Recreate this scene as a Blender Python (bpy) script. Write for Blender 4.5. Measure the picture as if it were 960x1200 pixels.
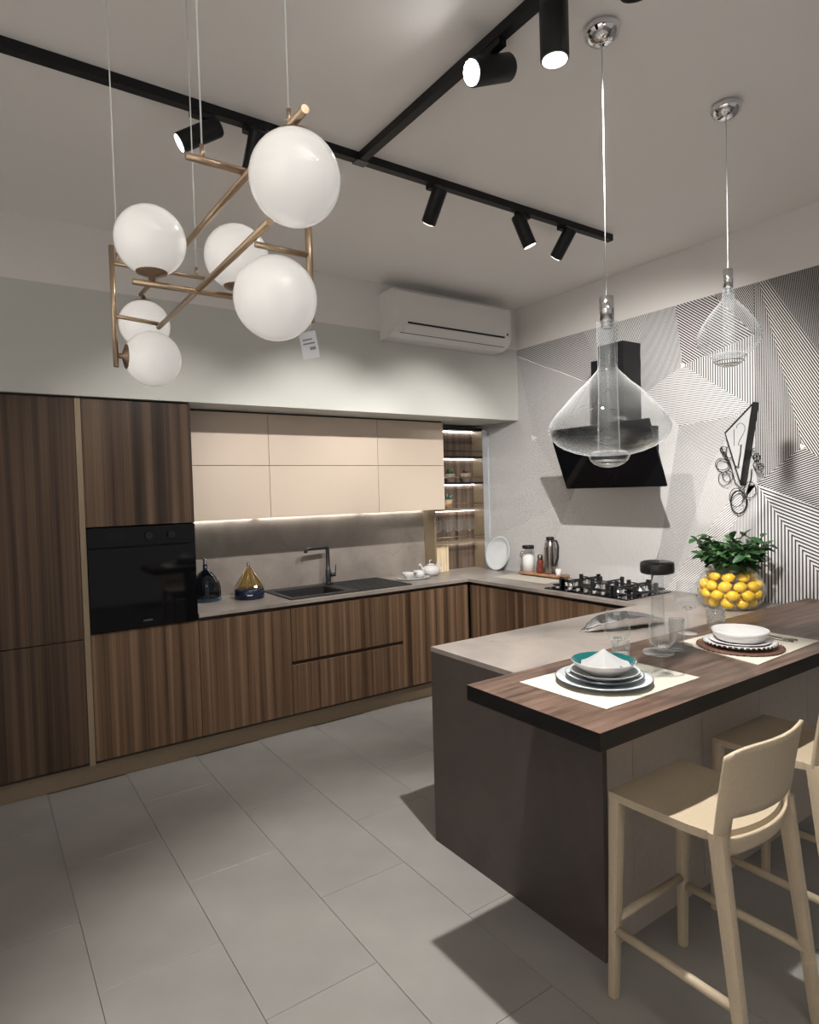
import bpy, math, random
from mathutils import Vector, Matrix
random.seed(7)
PI = math.pi
for o in list(bpy.data.objects): bpy.data.objects.remove(o)
SC = bpy.context.scene
COL = SC.collection

# ------------------------------------------------------------------ camera
F = 740.28                                    # focal length in pixels of the 960 x 1200 frame
CR = ((0.8224054804, -0.5682201932, -0.0278394996),
      (-0.0410530035, -0.0104672652, -0.9991021406),
      (0.567418608, 0.822809971, -0.0319354819))     # rows: right, down, forward
CP = Vector((0, 0, 1.585))
cam = bpy.data.cameras.new('camera'); camo = bpy.data.objects.new('camera', cam); COL.objects.link(camo)
cam.sensor_fit = 'HORIZONTAL'; cam.sensor_width = 36; cam.lens = F / 960 * 36
cam.clip_start = .05; cam.clip_end = 60
camo.matrix_world = Matrix(((CR[0][0], -CR[1][0], -CR[2][0], CP.x), (CR[0][1], -CR[1][1], -CR[2][1], CP.y),
                            (CR[0][2], -CR[1][2], -CR[2][2], CP.z), (0, 0, 0, 1)))
SC.camera = camo
# ------------------------------------------------------------------ world, exposure
w = bpy.data.worlds.new('world'); SC.world = w; w.use_nodes = True
bg = w.node_tree.nodes['Background']; bg.inputs[0].default_value = (1, .98, .955, 1); bg.inputs[1].default_value = .26
SC.view_settings.view_transform = 'Standard'; SC.view_settings.look = 'None'
SC.view_settings.exposure = 0.28; SC.view_settings.gamma = 1; SC.view_settings.use_curve_mapping = False

def ray(u, v):
    a = ((u - 480) / F, (v - 600) / F, 1.0)
    return Vector([sum(CR[i][j] * a[i] for i in range(3)) for j in range(3)])
def on_x(u, v, x):
    d = ray(u, v); return CP + d * ((x - CP.x) / d.x)

# ------------------------------------------------------------------ main dimensions (metres)
T = .886            # worktop top
BT = .937           # bar top
XR = 3.77           # wallpapered wall
YB = 4.44           # back wall
YF = 3.83           # bulkhead face
YD = 3.85           # door plane of the back run
H = 3.07            # ceiling
ZS = 2.154          # underside of the bulkhead
ZP = 2.735          # top of wallpaper and of the grey band

# ------------------------------------------------------------------ mesh builder
class MB:
    def __init__(s): s.v = []; s.f = []; s.s = []
    def add(s, vs, fs, smooth=False):
        n = len(s.v); s.v += [Vector(p) for p in vs]; s.f += [[i + n for i in f] for f in fs]; s.s += [smooth] * len(fs)
        return s
    def box(s, x0, x1, y0, y1, z0, z1, b=0.0):
        if b <= 0:
            return s.add([(x0,y0,z0),(x1,y0,z0),(x1,y1,z0),(x0,y1,z0),(x0,y0,z1),(x1,y0,z1),(x1,y1,z1),(x0,y1,z1)],
                         [(3,2,1,0),(4,5,6,7),(0,1,5,4),(1,2,6,5),(2,3,7,6),(3,0,4,7)])
        vs = []; idx = {}
        for ix, (x, sx) in enumerate(((x0, 1), (x1, -1))):
            for iy, (y, sy) in enumerate(((y0, 1), (y1, -1))):
                for iz, (z, sz) in enumerate(((z0, 1), (z1, -1))):
                    for a in range(3):
                        p = [x + sx * b, y + sy * b, z + sz * b]; p[a] = (x, y, z)[a]
                        idx[(ix, iy, iz, a)] = len(vs); vs.append(tuple(p))
        fs = []
        for a in range(3):
            o = [k for k in range(3) if k != a]
            for d in (0, 1):
                q = []
                for e in ((0,0),(1,0),(1,1),(0,1)):
                    k = [0,0,0]; k[a] = d; k[o[0]] = e[0]; k[o[1]] = e[1]; q.append(idx[(*k, a)])
                fs.append(q)
        for a in range(3):
            o = [k for k in range(3) if k != a]
            for e in ((0,0),(0,1),(1,0),(1,1)):
                q = []
                for d, aa in ((0,o[0]),(0,o[1]),(1,o[1]),(1,o[0])):
                    k = [0,0,0]; k[a] = d; k[o[0]] = e[0]; k[o[1]] = e[1]; q.append(idx[(*k, aa)])
                fs.append(q)
        for c in [(i,j,k) for i in (0,1) for j in (0,1) for k in (0,1)]:
            fs.append([idx[(*c, 0)], idx[(*c, 1)], idx[(*c, 2)]])
        return s.add(vs, fs)
    def lathe(s, prof, c=(0,0), seg=24, smooth=True, z0=0.0, sx=1.0, sy=1.0, rot=0.0):
        vs = []; rings = []
        for r, z in prof:
            if r < 1e-6: rings.append([len(vs)]); vs.append((c[0], c[1], z + z0))
            else:
                rings.append(list(range(len(vs), len(vs) + seg)))
                for k in range(seg):
                    a = 2 * PI * k / seg; x = r * sx * math.cos(a); y = r * sy * math.sin(a)
                    vs.append((c[0] + x * math.cos(rot) - y * math.sin(rot), c[1] + x * math.sin(rot) + y * math.cos(rot), z + z0))
        fs = []
        for A, B in zip(rings, rings[1:]):
            if len(A) == 1 and len(B) == 1: continue
            for k in range(seg):
                k2 = (k + 1) % seg
                if len(A) == 1: fs.append((A[0], B[k2], B[k]))
                elif len(B) == 1: fs.append((A[k], A[k2], B[0]))
                else: fs.append((A[k], A[k2], B[k2], B[k]))
        return s.add(vs, fs, smooth)
    def tube(s, pts, r, seg=10, closed=False, cap=True):
        pts = [Vector(p) for p in pts]; n = len(pts); rs = r if isinstance(r, (list, tuple)) else [r] * n
        vs = []; up = None
        for i, p in enumerate(pts):
            if closed: t = pts[(i + 1) % n] - pts[i - 1]
            else: t = pts[min(i + 1, n - 1)] - pts[max(i - 1, 0)]
            t.normalize()
            if up is None:
                up = t.orthogonal().normalized()
            else:
                up = up - t * up.dot(t)
                if up.length < 1e-6: up = t.orthogonal()
                up.normalize()
            sd = t.cross(up)
            for k in range(seg):
                a = 2 * PI * k / seg; vs.append(p + (up * math.cos(a) + sd * math.sin(a)) * rs[i])
        fs = []
        for i in range(n if closed else n - 1):
            j = (i + 1) % n
            for k in range(seg):
                k2 = (k + 1) % seg; fs.append((i*seg+k, i*seg+k2, j*seg+k2, j*seg+k))
        s.add(vs, fs, True)
        if cap and not closed:
            m = len(s.v) - len(vs)
            s.f += [[m + k for k in range(seg)][::-1], [m + (n-1)*seg + k for k in range(seg)]]; s.s += [False, False]
        return s
    def cyl(s, a, b, r, seg=16): return s.tube([a, b], r, seg)
    def prism(s, poly, d):
        d = Vector(d); n = len(poly); a = [Vector(p) for p in poly]
        vs = a + [p + d for p in a]
        return s.add(vs, [list(range(n))[::-1], list(range(n, 2*n))] + [(i, (i+1) % n, (i+1) % n + n, i + n) for i in range(n)])
    def xf(s, m):
        s.v = [m @ p for p in s.v]; return s

def mesh_of(name, mb, mat, off):
    me = bpy.data.meshes.new(name)
    me.from_pydata([tuple(p - off) for p in mb.v], [], mb.f)
    for p, sm in zip(me.polygons, mb.s): p.use_smooth = sm
    me.materials.append(mat); me.validate(); me.update()
    import bmesh
    bm = bmesh.new(); bm.from_mesh(me); bmesh.ops.recalc_face_normals(bm, faces=bm.faces); bm.to_mesh(me); bm.free()
    return me
def root_off(p):
    while p.parent: p = p.parent
    return Vector(p.location)
def tag(o, label, cat, group=None):
    o['label'] = label; o['category'] = cat
    if group: o['group'] = group
    return o
def thing(name, label, cat, loc, group=None):
    o = bpy.data.objects.new(name, None); COL.objects.link(o); o.location = loc; o.empty_display_size = .05
    return tag(o, label, cat, group)
def part(name, mb, mat, parent, label=None):
    o = bpy.data.objects.new(name, mesh_of(name, mb, mat, root_off(parent))); COL.objects.link(o); o.parent = parent
    if label: o['label'] = label
    return o
def solo(name, mb, mat, label, cat, group=None):
    xs = [p.x for p in mb.v]; ys = [p.y for p in mb.v]; zs = [p.z for p in mb.v]
    off = Vector(((min(xs)+max(xs))/2, (min(ys)+max(ys))/2, min(zs)))
    o = bpy.data.objects.new(name, mesh_of(name, mb, mat, off)); COL.objects.link(o); o.location = off
    return tag(o, label, cat, group)
def struct(name, mb, mat, parent=None):
    o = bpy.data.objects.new(name, mesh_of(name, mb, mat, Vector())); COL.objects.link(o)
    if parent: o.parent = parent
    else: o['kind'] = 'structure'
    return o
def copy_tree(o, parent=None):
    c = o.copy(); COL.objects.link(c); c.parent = parent
    for ch in list(o.children): copy_tree(ch, c)
    return c
def box(*a, b=0.0): return MB().box(*a, b=b)

# ------------------------------------------------------------------ materials
MATS = {}
def new_mat(n):
    m = bpy.data.materials.new(n); m.use_nodes = True; MATS[n] = m
    nt = m.node_tree; return m, nt, nt.nodes['Principled BSDF']
def pm(n, col, rough=.5, metal=0.0, spec=.5, noise=0.0, scale=20, bump=0.0, coat=0.0):
    m, nt, b = new_mat(n)
    b.inputs['Base Color'].default_value = (*col, 1); b.inputs['Roughness'].default_value = rough
    b.inputs['Metallic'].default_value = metal; b.inputs['Specular IOR Level'].default_value = spec
    b.inputs['Coat Weight'].default_value = coat
    if noise or bump:
        tc = nt.nodes.new('ShaderNodeTexCoord'); no = nt.nodes.new('ShaderNodeTexNoise')
        no.inputs['Scale'].default_value = scale; no.inputs['Detail'].default_value = 5
        nt.links.new(tc.outputs['Object'], no.inputs['Vector'])
        if noise:
            r = nt.nodes.new('ShaderNodeValToRGB'); r.color_ramp.elements[0].position = .3; r.color_ramp.elements[1].position = .7
            r.color_ramp.elements[0].color = (*[c * (1 - noise) for c in col], 1); r.color_ramp.elements[1].color = (*[min(1, c * (1 + noise)) for c in col], 1)
            nt.links.new(no.outputs['Fac'], r.inputs['Fac']); nt.links.new(r.outputs['Color'], b.inputs['Base Color'])
        if bump:
            bp = nt.nodes.new('ShaderNodeBump'); bp.inputs['Strength'].default_value = bump; bp.inputs['Distance'].default_value = .003
            nt.links.new(no.outputs['Fac'], bp.inputs['Height']); nt.links.new(bp.outputs['Normal'], b.inputs['Normal'])
    return m
def ramp(nt, els):
    r = nt.nodes.new('ShaderNodeValToRGB'); cr = r.color_ramp
    while len(cr.elements) < len(els): cr.elements.new(.5)
    for e, (p, c) in zip(cr.elements, els): e.position = p; e.color = (*c, 1)
    return r
def wood(n, stretch, cols, rough=.45, seed=0, fine=1.0, obj=True):
    m, nt, b = new_mat(n)
    tc = nt.nodes.new('ShaderNodeTexCoord'); mp = nt.nodes.new('ShaderNodeMapping'); mp.inputs['Scale'].default_value = stretch
    mp.inputs['Location'].default_value = (seed, seed * 1.7, seed * .3)
    geo = nt.nodes.new('ShaderNodeNewGeometry')
    nt.links.new(geo.outputs['Position'], mp.inputs['Vector'])
    a = nt.nodes.new('ShaderNodeTexNoise'); a.inputs['Scale'].default_value = 1; a.inputs['Detail'].default_value = 3; a.inputs['Distortion'].default_value = .3
    c = nt.nodes.new('ShaderNodeTexNoise'); c.inputs['Scale'].default_value = 7 * fine; c.inputs['Detail'].default_value = 4
    nt.links.new(mp.outputs['Vector'], a.inputs['Vector']); nt.links.new(mp.outputs['Vector'], c.inputs['Vector'])
    mx = nt.nodes.new('ShaderNodeMath'); mx.operation = 'MULTIPLY_ADD'; mx.inputs[1].default_value = .35
    nt.links.new(c.outputs['Fac'], mx.inputs[0]); nt.links.new(a.outputs['Fac'], mx.inputs[2])
    r = ramp(nt, cols); nt.links.new(mx.outputs[0], r.inputs['Fac']); nt.links.new(r.outputs['Color'], b.inputs['Base Color'])
    bp = nt.nodes.new('ShaderNodeBump'); bp.inputs['Strength'].default_value = .12; bp.inputs['Distance'].default_value = .002
    nt.links.new(c.outputs['Fac'], bp.inputs['Height']); nt.links.new(bp.outputs['Normal'], b.inputs['Normal'])
    b.inputs['Roughness'].default_value = rough; b.inputs['Specular IOR Level'].default_value = .3
    return m
def stone(n, base, vein, rough, s=1.0):
    m, nt, b = new_mat(n)
    geo = nt.nodes.new('ShaderNodeNewGeometry')
    a = nt.nodes.new('ShaderNodeTexNoise'); a.inputs['Scale'].default_value = 2.2 * s; a.inputs['Detail'].default_value = 8; a.inputs['Roughness'].default_value = .62; a.inputs['Distortion'].default_value = .6
    nt.links.new(geo.outputs['Position'], a.inputs['Vector'])
    r = ramp(nt, [(.3, [c * .64 for c in base]), (.52, base), (.72, [c * 1.28 for c in base])]); nt.links.new(a.outputs['Fac'], r.inputs['Fac'])
    ad = nt.nodes.new('ShaderNodeVectorMath'); ad.operation = 'MULTIPLY_ADD'; ad.inputs[1].default_value = (.5, .5, .5)
    nt.links.new(a.outputs['Color'], ad.inputs[0]); nt.links.new(geo.outputs['Position'], ad.inputs[2])
    v = nt.nodes.new('ShaderNodeTexVoronoi'); v.feature = 'DISTANCE_TO_EDGE'; v.inputs['Scale'].default_value = 2.1 * s
    nt.links.new(ad.outputs[0], v.inputs['Vector'])
    vr = ramp(nt, [(0, (1, 1, 1)), (.012, (0, 0, 0))]); nt.links.new(v.outputs['Distance'], vr.inputs['Fac'])
    n2 = nt.nodes.new('ShaderNodeTexNoise'); n2.inputs['Scale'].default_value = 1.6; nt.links.new(geo.outputs['Position'], n2.inputs['Vector'])
    gt = ramp(nt, [(.5, (0, 0, 0)), (.66, (.45, .45, .45))]); nt.links.new(n2.outputs['Fac'], gt.inputs['Fac'])
    mu = nt.nodes.new('ShaderNodeMath'); mu.operation = 'MULTIPLY'; nt.links.new(vr.outputs['Color'], mu.inputs[0]); nt.links.new(gt.outputs['Color'], mu.inputs[1])
    mx = nt.nodes.new('ShaderNodeMix'); mx.data_type = 'RGBA'; nt.links.new(mu.outputs[0], mx.inputs['Factor'])
    nt.links.new(r.outputs['Color'], mx.inputs['A']); mx.inputs['B'].default_value = (*vein, 1)
    nt.links.new(mx.outputs['Result'], b.inputs['Base Color']); b.inputs['Roughness'].default_value = rough
    return m
def thin_glass(n, tint=(.97, .98, .98), rough=0.0, edge=1.0, edge_glint=.32):
    m, nt, b = new_mat(n); nt.nodes.remove(b)
    tr = nt.nodes.new('ShaderNodeBsdfTransparent'); gl = nt.nodes.new('ShaderNodeBsdfGlossy'); mx = nt.nodes.new('ShaderNodeMixShader')
    lw = nt.nodes.new('ShaderNodeLayerWeight'); lw.inputs['Blend'].default_value = .5
    pw = nt.nodes.new('ShaderNodeMath'); pw.operation = 'POWER'; pw.inputs[1].default_value = 3.5; nt.links.new(lw.outputs['Facing'], pw.inputs[0])
    fr = nt.nodes.new('ShaderNodeMath'); fr.operation = 'MULTIPLY_ADD'; fr.inputs[1].default_value = .85 * edge; fr.inputs[2].default_value = .055; nt.links.new(pw.outputs[0], fr.inputs[0])
    tr.inputs['Color'].default_value = (*tint, 1); gl.inputs['Roughness'].default_value = rough; gl.inputs['Color'].default_value = (.95, .97, .98, 1)
    nt.links.new(fr.outputs[0], mx.inputs['Fac']); df = nt.nodes.new('ShaderNodeBsdfDiffuse'); df.inputs[0].default_value = (.9, .92, .92, 1); m2 = nt.nodes.new('ShaderNodeMixShader'); m2.inputs[0].default_value = edge_glint  # white diffuse mixed in stands for bright highlights on the glass
    nt.links.new(gl.outputs[0], m2.inputs[1]); nt.links.new(df.outputs[0], m2.inputs[2])
    nt.links.new(tr.outputs[0], mx.inputs[1]); nt.links.new(m2.outputs[0], mx.inputs[2])
    nt.links.new(mx.outputs[0], nt.nodes['Material Output'].inputs['Surface'])
    return m
def emit(n, col, st):
    m, nt, b = new_mat(n); nt.nodes.remove(b); e = nt.nodes.new('ShaderNodeEmission')
    e.inputs[0].default_value = (*col, 1); e.inputs[1].default_value = st
    nt.links.new(e.outputs[0], nt.nodes['Material Output'].inputs['Surface']); return m

WALNUT = [(.40, (.020, .012, .008)), (.55, (.060, .034, .020)), (.68, (.118, .070, .040)), (.82, (.185, .118, .072))]
M_walnut = wood('walnut_vertical', (20, 20, .16), WALNUT, .42)
M_walnut_dark = wood('walnut_tall', (17, 17, .14), [(.40, (.017, .011, .008)), (.56, (.048, .029, .018)), (.7, (.086, .053, .033)), (.84, (.13, .085, .055))], .42, 3)
M_bartop = wood('bar_oak', (2.6, 34, 9), [(.40, (.034, .020, .014)), (.6, (.080, .048, .034)), (.85, (.155, .098, .072))], .38, 5)
M_baredge = wood('bar_edge', (4, 4, 30), [(.4, (.003, .003, .003)), (.8, (.009, .008, .008))], .5, 8)
M_backboard = wood('shelf_walnut', (22, 22, .8), [(.40, (.03, .022, .018)), (.6, (.085, .058, .042)), (.82, (.17, .125, .095))], .5, 11)
M_board = wood('chopping_wood', (14, 14, 2), [(.4, (.22, .10, .05)), (.8, (.45, .25, .14))], .45, 2)
M_pale = wood('pale_wood', (60, 60, 2), [(.4, (.55, .42, .26)), (.8, (.78, .64, .44))], .5, 4)
M_stone = stone('worktop_stone', (.275, .240, .213), (.07, .055, .05), .34)
M_stone_shaded = stone('end_panel_stone', (.060, .047, .041), (.10, .08, .07), .5, .8)  # darker than the worktop stone; the panel's shade is put into this colour
M_floorbase = pm('grout', (.14, .13, .12), .9)
M_tile = pm('floor_tile', (.265, .253, .238), .42, noise=.12, scale=2.6, bump=.05)
M_white = pm('white_paint', (.74, .715, .69), .8, noise=.015, scale=3)
M_ceil = pm('ceiling_paint', (.88, .85, .825), .85)
M_grey = pm('grey_paint', (.56, .565, .53), .8, noise=.02, scale=3)
M_plain = pm('side_paint', (.45, .47, .49), .7)
M_beige = pm('beige_lacquer', (.60, .50, .41), .5, noise=.02, scale=200)
M_bronze = pm('bronze_lacquer', (.26, .20, .13), .42, metal=.25, noise=.04, scale=60)
M_panel = pm('beige_panel', (.40, .35, .30), .55, noise=.04, scale=30)
M_carcass = pm('dark_carcass', (.025, .02, .017), .7)
M_groove = pm('dark_groove', (.035, .022, .016), .45)
M_black = pm('black_matte', (.007, .007, .008), .45, spec=.3)
M_blacksat = pm('black_satin', (.016, .016, .017), .28)
M_blackglass = pm('black_glass', (.003, .003, .004), .05, spec=.3)
M_granite = pm('black_granite', (.018, .018, .018), .55, noise=.3, scale=300, bump=.05)
M_iron = pm('cast_iron', (.012, .012, .013), .5)
M_chrome = pm('chrome', (.75, .75, .76), .07, metal=1)
M_steel = pm('dark_steel', (.30, .27, .25), .22, metal=1)
M_gold = pm('champagne_metal', (.52, .39, .27), .32, metal=.85)
M_golddark = pm('brown_metal', (.28, .19, .13), .38, metal=.8)
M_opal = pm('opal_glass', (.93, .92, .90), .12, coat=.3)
M_opal.node_tree.nodes['Principled BSDF'].inputs['Emission Color'].default_value = (1, .97, .93, 1); M_opal.node_tree.nodes['Principled BSDF'].inputs['Emission Strength'].default_value = .2   # glow added to whiten the globes, which are switched off
M_porc = pm('white_porcelain', (.56, .55, .54), .18, coat=.3)
M_porc2 = pm('grey_porcelain', (.54, .57, .58), .25)
M_teal = pm('teal_glaze', (.008, .10, .10), .2)
M_navyrim = pm('dark_rim', (.03, .04, .06), .3)
M_linen = pm('cream_linen', (.52, .485, .41), .9, noise=.04, scale=250, bump=.3)
M_napkin = pm('white_napkin', (.37, .366, .36), .9, bump=.2, scale=60)
M_wicker = pm('brown_wicker', (.10, .045, .028), .7, noise=.3, scale=90, bump=.5)
M_ac = pm('ac_plastic', (.70, .69, .67), .35)
M_cord = pm('white_cord', (.8, .8, .79), .5)
M_cordgrey = pm('grey_cord', (.45, .45, .46), .4)
M_stool = pm('sand_plastic', (.42, .345, .245), .55, noise=.04, scale=120)
M_lemon = pm('lemon_peel', (.80, .50, .018), .35, noise=.12, scale=40, bump=.2)
M_leaf = pm('leaf_green', (.035, .10, .03), .45, noise=.4, scale=30)
M_leaf2 = pm('leaf_light', (.10, .19, .075), .5, noise=.3, scale=30)
M_leaf3 = pm('leaf_teal', (.07, .22, .17), .5, noise=.3, scale=30)
M_leafdark = pm('leaf_dark', (.03, .025, .02), .5)
M_stem = pm('stem_green', (.06, .09, .03), .6)
M_pot = pm('taupe_pot', (.26, .20, .16), .6)
M_potwood = pm('wooden_pot', (.48, .31, .17), .6)
M_brownmill = pm('red_brown_wood', (.16, .035, .02), .3)
M_salt = pm('white_salt', (.85, .84, .82), .8)
M_tagm = pm('paper_tag', (.62, .63, .66), .7)
M_ink = pm('ink', (.02, .02, .02), .6)
M_clockface = pm('clock_face', (.44, .44, .44), .5)
M_navy = pm('navy_lacquer', (.008, .013, .035), .25)
M_glass = thin_glass('clear_glass')
M_glass_t = thin_glass('pendant_glass', (.93, .94, .945), edge=1.1, edge_glint=.22)
M_glass_jar = thin_glass('jar_glass', (.95, .96, .96))
M_glassrim = thin_glass('glass_rim', (.9, .92, .92), edge=1.0, edge_glint=.5)
M_amber = thin_glass('amber_glass', (.86, .74, .44), edge_glint=.05)
M_blueglass = thin_glass('blue_glass', (.09, .14, .20), edge_glint=.03)
M_bluerim = thin_glass('blue_rim_glass', (.35, .58, .70))
M_led = emit('led_strip', (1, .95, .86), 42)
M_ledshelf = emit('led_shelf', (1, .97, .95), 16)
M_lens = emit('spot_lens', (1, .97, .92), 6)
M_lens_hot = emit('spot_lens_hot', (1, .98, .95), 30)
# ------------------------------------------------------------------ room
floor = struct('floor', box(-2.6, 3.9, -2.6, 4.5, -.08, -.004), M_floorbase)
TW, TL = .397, .844
tile_me = None
for i in range(-7, 9):
    xa = .266 + TW * i
    ph = 1.803 if i % 2 else 2.225
    for j in range(-5, 4):
        ya = ph + TL * j
        if ya + TL > 4.5 or ya < -2.6 or xa < -2.6 or xa + TW > XR: continue
        if tile_me is None:
            g = .0008
            tile_me = mesh_of('tile', box(g, TW - g, g, TL - g, -.012, 0, b=.0008), M_tile, Vector())
        t = bpy.data.objects.new('tile', tile_me); COL.objects.link(t); t.parent = floor; t.location = (xa, ya, 0)
struct('ceiling', box(-2.6, 3.9, -2.6, 4.5, H, H + .1), M_ceil)
struct('wall_back', box(-.13, 3.9, YB, YB + .1, 0, ZS + .05), M_white)
struct('wall_bulkhead', box(-2.6, XR, YF, YB + .1, ZS, ZP), M_grey)
struct('wall_upper', box(-2.6, XR, YF, YB + .1, ZP, H), M_white)
struct('wall_recess', box(-2.6, -.13, YF, YB + .1, 0, ZS), M_grey)
struct('wall_left_bounce', box(-2.7, -2.6, -2.6, YB + .1, 0, H), M_white)  # unseen wall added to throw light back onto the ceiling
wall_r = struct('wall_right', box(XR, XR + .13, -2.6, YB + .1, 0, H), M_white)
# wallpaper: a flat print of line-hatched facets, one face per facet; uv = (line phase, white share)
def wallpaper():
    me_v = []; me_f = []; uvs = []
    def facet(pts, d, per, duty, lvl):
        x = XR - .0012 - .0002 * lvl
        n = len(me_v)
        for p in pts: me_v.append((x, p[0], p[1]))
        me_f.append(list(range(n, n + len(pts))))
        L = math.hypot(*d); nx, nz = -d[1] / L, d[0] / L
        uvs.append([((p[0] * nx + p[1] * nz) / per, duty) for p in pts])
    def P(u, v):
        q = on_x(u, v, XR); return (q.y, min(q.z, ZP))
    def px(poly, du, dv, per, duty, lvl=1):
        c = (sum(p[0] for p in poly) / len(poly), sum(p[1] for p in poly) / len(poly))
        a = on_x(c[0], c[1], XR); b = on_x(c[0] + du * 5, c[1] + dv * 5, XR)
        facet([P(*p) for p in poly], (b.y - a.y, b.z - a.z), per, duty, lvl)
    facet([(4.2, .0), (4.2, ZP), (-2.6, ZP), (-2.6, 0)], (0, 1), .008, .62, 0)
    px([(600,405),(684,385),(702,425),(700,452),(607,418)], 1, .38, .011, .50)
    px([(607,418),(700,452),(690,520),(669,585),(626,513)], 1, .55, .008, .62)
    px([(607,418),(626,513),(585,628),(560,645),(566,400)], .02, 1, .007, .68)
    px([(626,513),(669,585),(585,628)], 1, .85, .011, .68)
    px([(585,628),(669,585),(648,640),(640,705),(560,700),(560,642)], 1, -.5, .007, .74)
    px([(669,585),(705,640),(745,700),(636,705),(648,640)], .7, 1, .007, .82)
    px([(669,585),(718,480),(757,460),(796,499),(774,640),(760,700),(745,700)], 1, -.25, .006, .84)
    px([(684,385),(759,363),(718,480),(702,425)], -.35, 1, .013, .58)
    px([(759,363),(791.5,352),(800.5,428),(757,460),(718,480)], .06, 1, .007, .54)
    px([(791.5,352),(836,340),(884,392),(800.5,428)], 1, .58, .014, .46)
    px([(836,340),(884,328),(884,392)], .62, 1, .009, .36)
    px([(800.5,428),(884,392),(884,477)], .005, 1, .015, .58)
    px([(800.5,428),(884,477),(849,490),(796,499),(757,460)], 1, .12, .011, .68)
    px([(796,499),(866,487),(833,546)], 1, -.2, .007, .60)
    px([(796,499),(833,546),(783,700),(757,700),(774,640)], .3, 1, .007, .62)
    px([(833,546),(866,487),(884,477),(887,567),(783,700)], 1, .3, .006, .70)
    px([(866,572),(876,566),(868,602),(800,705),(770,705)], 1, -.8, .012, .72, 2)
    px([(887,567),(886,712),(800,705),(868,602),(878,570)], .01, 1, .007, .62)
    px([(884,328),(890,326),(941,523),(887,567),(884,477)], .01, 1, .009, .34)
    px([(890,326),(899,324),(990,455),(990,557),(941,523)], .57, .82, .0115, .42)
    px([(899,324),(990,299),(990,455)], .1, 1, .007, .24)
    px([(941,523),(990,557),(990,607),(887,567)], 1, -.33, .012, .36)
    px([(887,567),(990,607),(990,716)], 71, 28, .0185, .56)
    px([(887,567),(990,716),(990,725),(886,712)], .005, 1, .0185, .60)
    # small bright nodes where facets meet
    for u, v in ((626,513),(800.5,428),(941,523)):
        px([(u-3,v-3),(u+4,v),(u-2,v+4)], 1, 0, 5., 1.2, 3)
    px([(607,417.4),(607,418.6),(700,452.8),(700,451.6)], 1, 0, 5., 1.2, 3)
    # the pattern goes on to the right of the frame
    yR = P(990, 600)[0]
    for k, (y0, y1) in enumerate(((yR, .7), (.7, -.4), (-.4, -1.6), (-1.6, -2.6))):
        zc = 1.5 + .4 * (-1) ** k; ym = (y0 + y1) / 2
        facet([(y0, 0), (y0, ZP), (ym, zc)], (.2, 1), .012, .45, 1); facet([(y0, ZP), (y1, ZP), (ym, zc)], (1, .4), .011, .38, 1)
        facet([(y1, ZP), (y1, 0), (ym, zc)], (0, 1), .009, .5, 1); facet([(y1, 0), (y0, 0), (ym, zc)], (1, -.5), .015, .6, 1)
    me = bpy.data.meshes.new('wallpaper'); me.from_pydata(me_v, [], me_f)
    uv = me.uv_layers.new(name='UVMap'); k = 0
    for f in uvs:
        for c in f: uv.data[k].uv = c; k += 1
    m, nt, b = new_mat('line_wallpaper')
    un = nt.nodes.new('ShaderNodeUVMap'); un.uv_map = 'UVMap'; sp = nt.nodes.new('ShaderNodeSeparateXYZ'); nt.links.new(un.outputs[0], sp.inputs[0])
    fr = nt.nodes.new('ShaderNodeMath'); fr.operation = 'FRACT'; nt.links.new(sp.outputs[0], fr.inputs[0])
    lt = nt.nodes.new('ShaderNodeMath'); lt.operation = 'LESS_THAN'; nt.links.new(fr.outputs[0], lt.inputs[0]); nt.links.new(sp.outputs[1], lt.inputs[1])
    mx = nt.nodes.new('ShaderNodeMix'); mx.data_type = 'RGBA'; nt.links.new(lt.outputs[0], mx.inputs['Factor'])
    mx.inputs['A'].default_value = (.022, .021, .021, 1); mx.inputs['B'].default_value = (.70, .69, .68, 1)
    nt.links.new(mx.outputs['Result'], b.inputs['Base Color']); b.inputs['Roughness'].default_value = .6
    me.materials.append(m)
    o = bpy.data.objects.new('wallpaper', me); COL.objects.link(o); o.parent = wall_r
    o['label'] = 'black and white line-hatched geometric wallpaper'
wallpaper()
# ------------------------------------------------------------------ tall units
def carcass(x0, x1, y0, y1, z0, z1, t=.018):
    m = MB(); m.box(x0, x0+t, y0, y1, z0, z1); m.box(x1-t, x1, y0, y1, z0, z1); m.box(x0+t, x1-t, y1-t, y1, z0, z1); m.box(x0+t, x1-t, y0, y1-t, z0, z0+t)
    return m
DT = .02
tl = thing('tall_cabinet', 'tall dark walnut cabinet with two plain doors beside the bronze strip', 'cabinet', (.17, 4.13, 0))
part('body', carcass(-.125, .468, YD+DT+.002, YB-.01, .12, 2.14), M_carcass, tl)
part('door', box(-.125, .468, YD, YD+DT, .828, 2.142, b=.001), M_walnut_dark, tl)
part('door', box(-.125, .468, YD, YD+DT, .139, .823, b=.001), M_walnut_dark, tl)
part('strip', box(.470, .499, YD-.004, YD+.03, .12, 2.142), M_bronze, tl, 'narrow bronze strip between the tall units')
ov = thing('oven_cabinet', 'tall walnut cabinet that houses the black oven', 'cabinet', (.79, 4.13, 0))
part('body', carcass(.501, 1.086, YD+DT+.002, YB-.01, .12, 2.14), M_carcass, ov)
part('door', box(.501, 1.086, YD, YD+DT, 1.438, 2.142, b=.001), M_walnut_dark, ov)
part('door', box(.501, 1.086, YD, YD+DT, .139, .845, b=.001), M_walnut, ov)
solo('filler_panel', box(-.125, 1.088, YD+.03, YD+.07, 2.143, ZS-.001), M_carcass, 'dark shadow-gap strip between tall cabinets and the bulkhead', 'panel')
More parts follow.
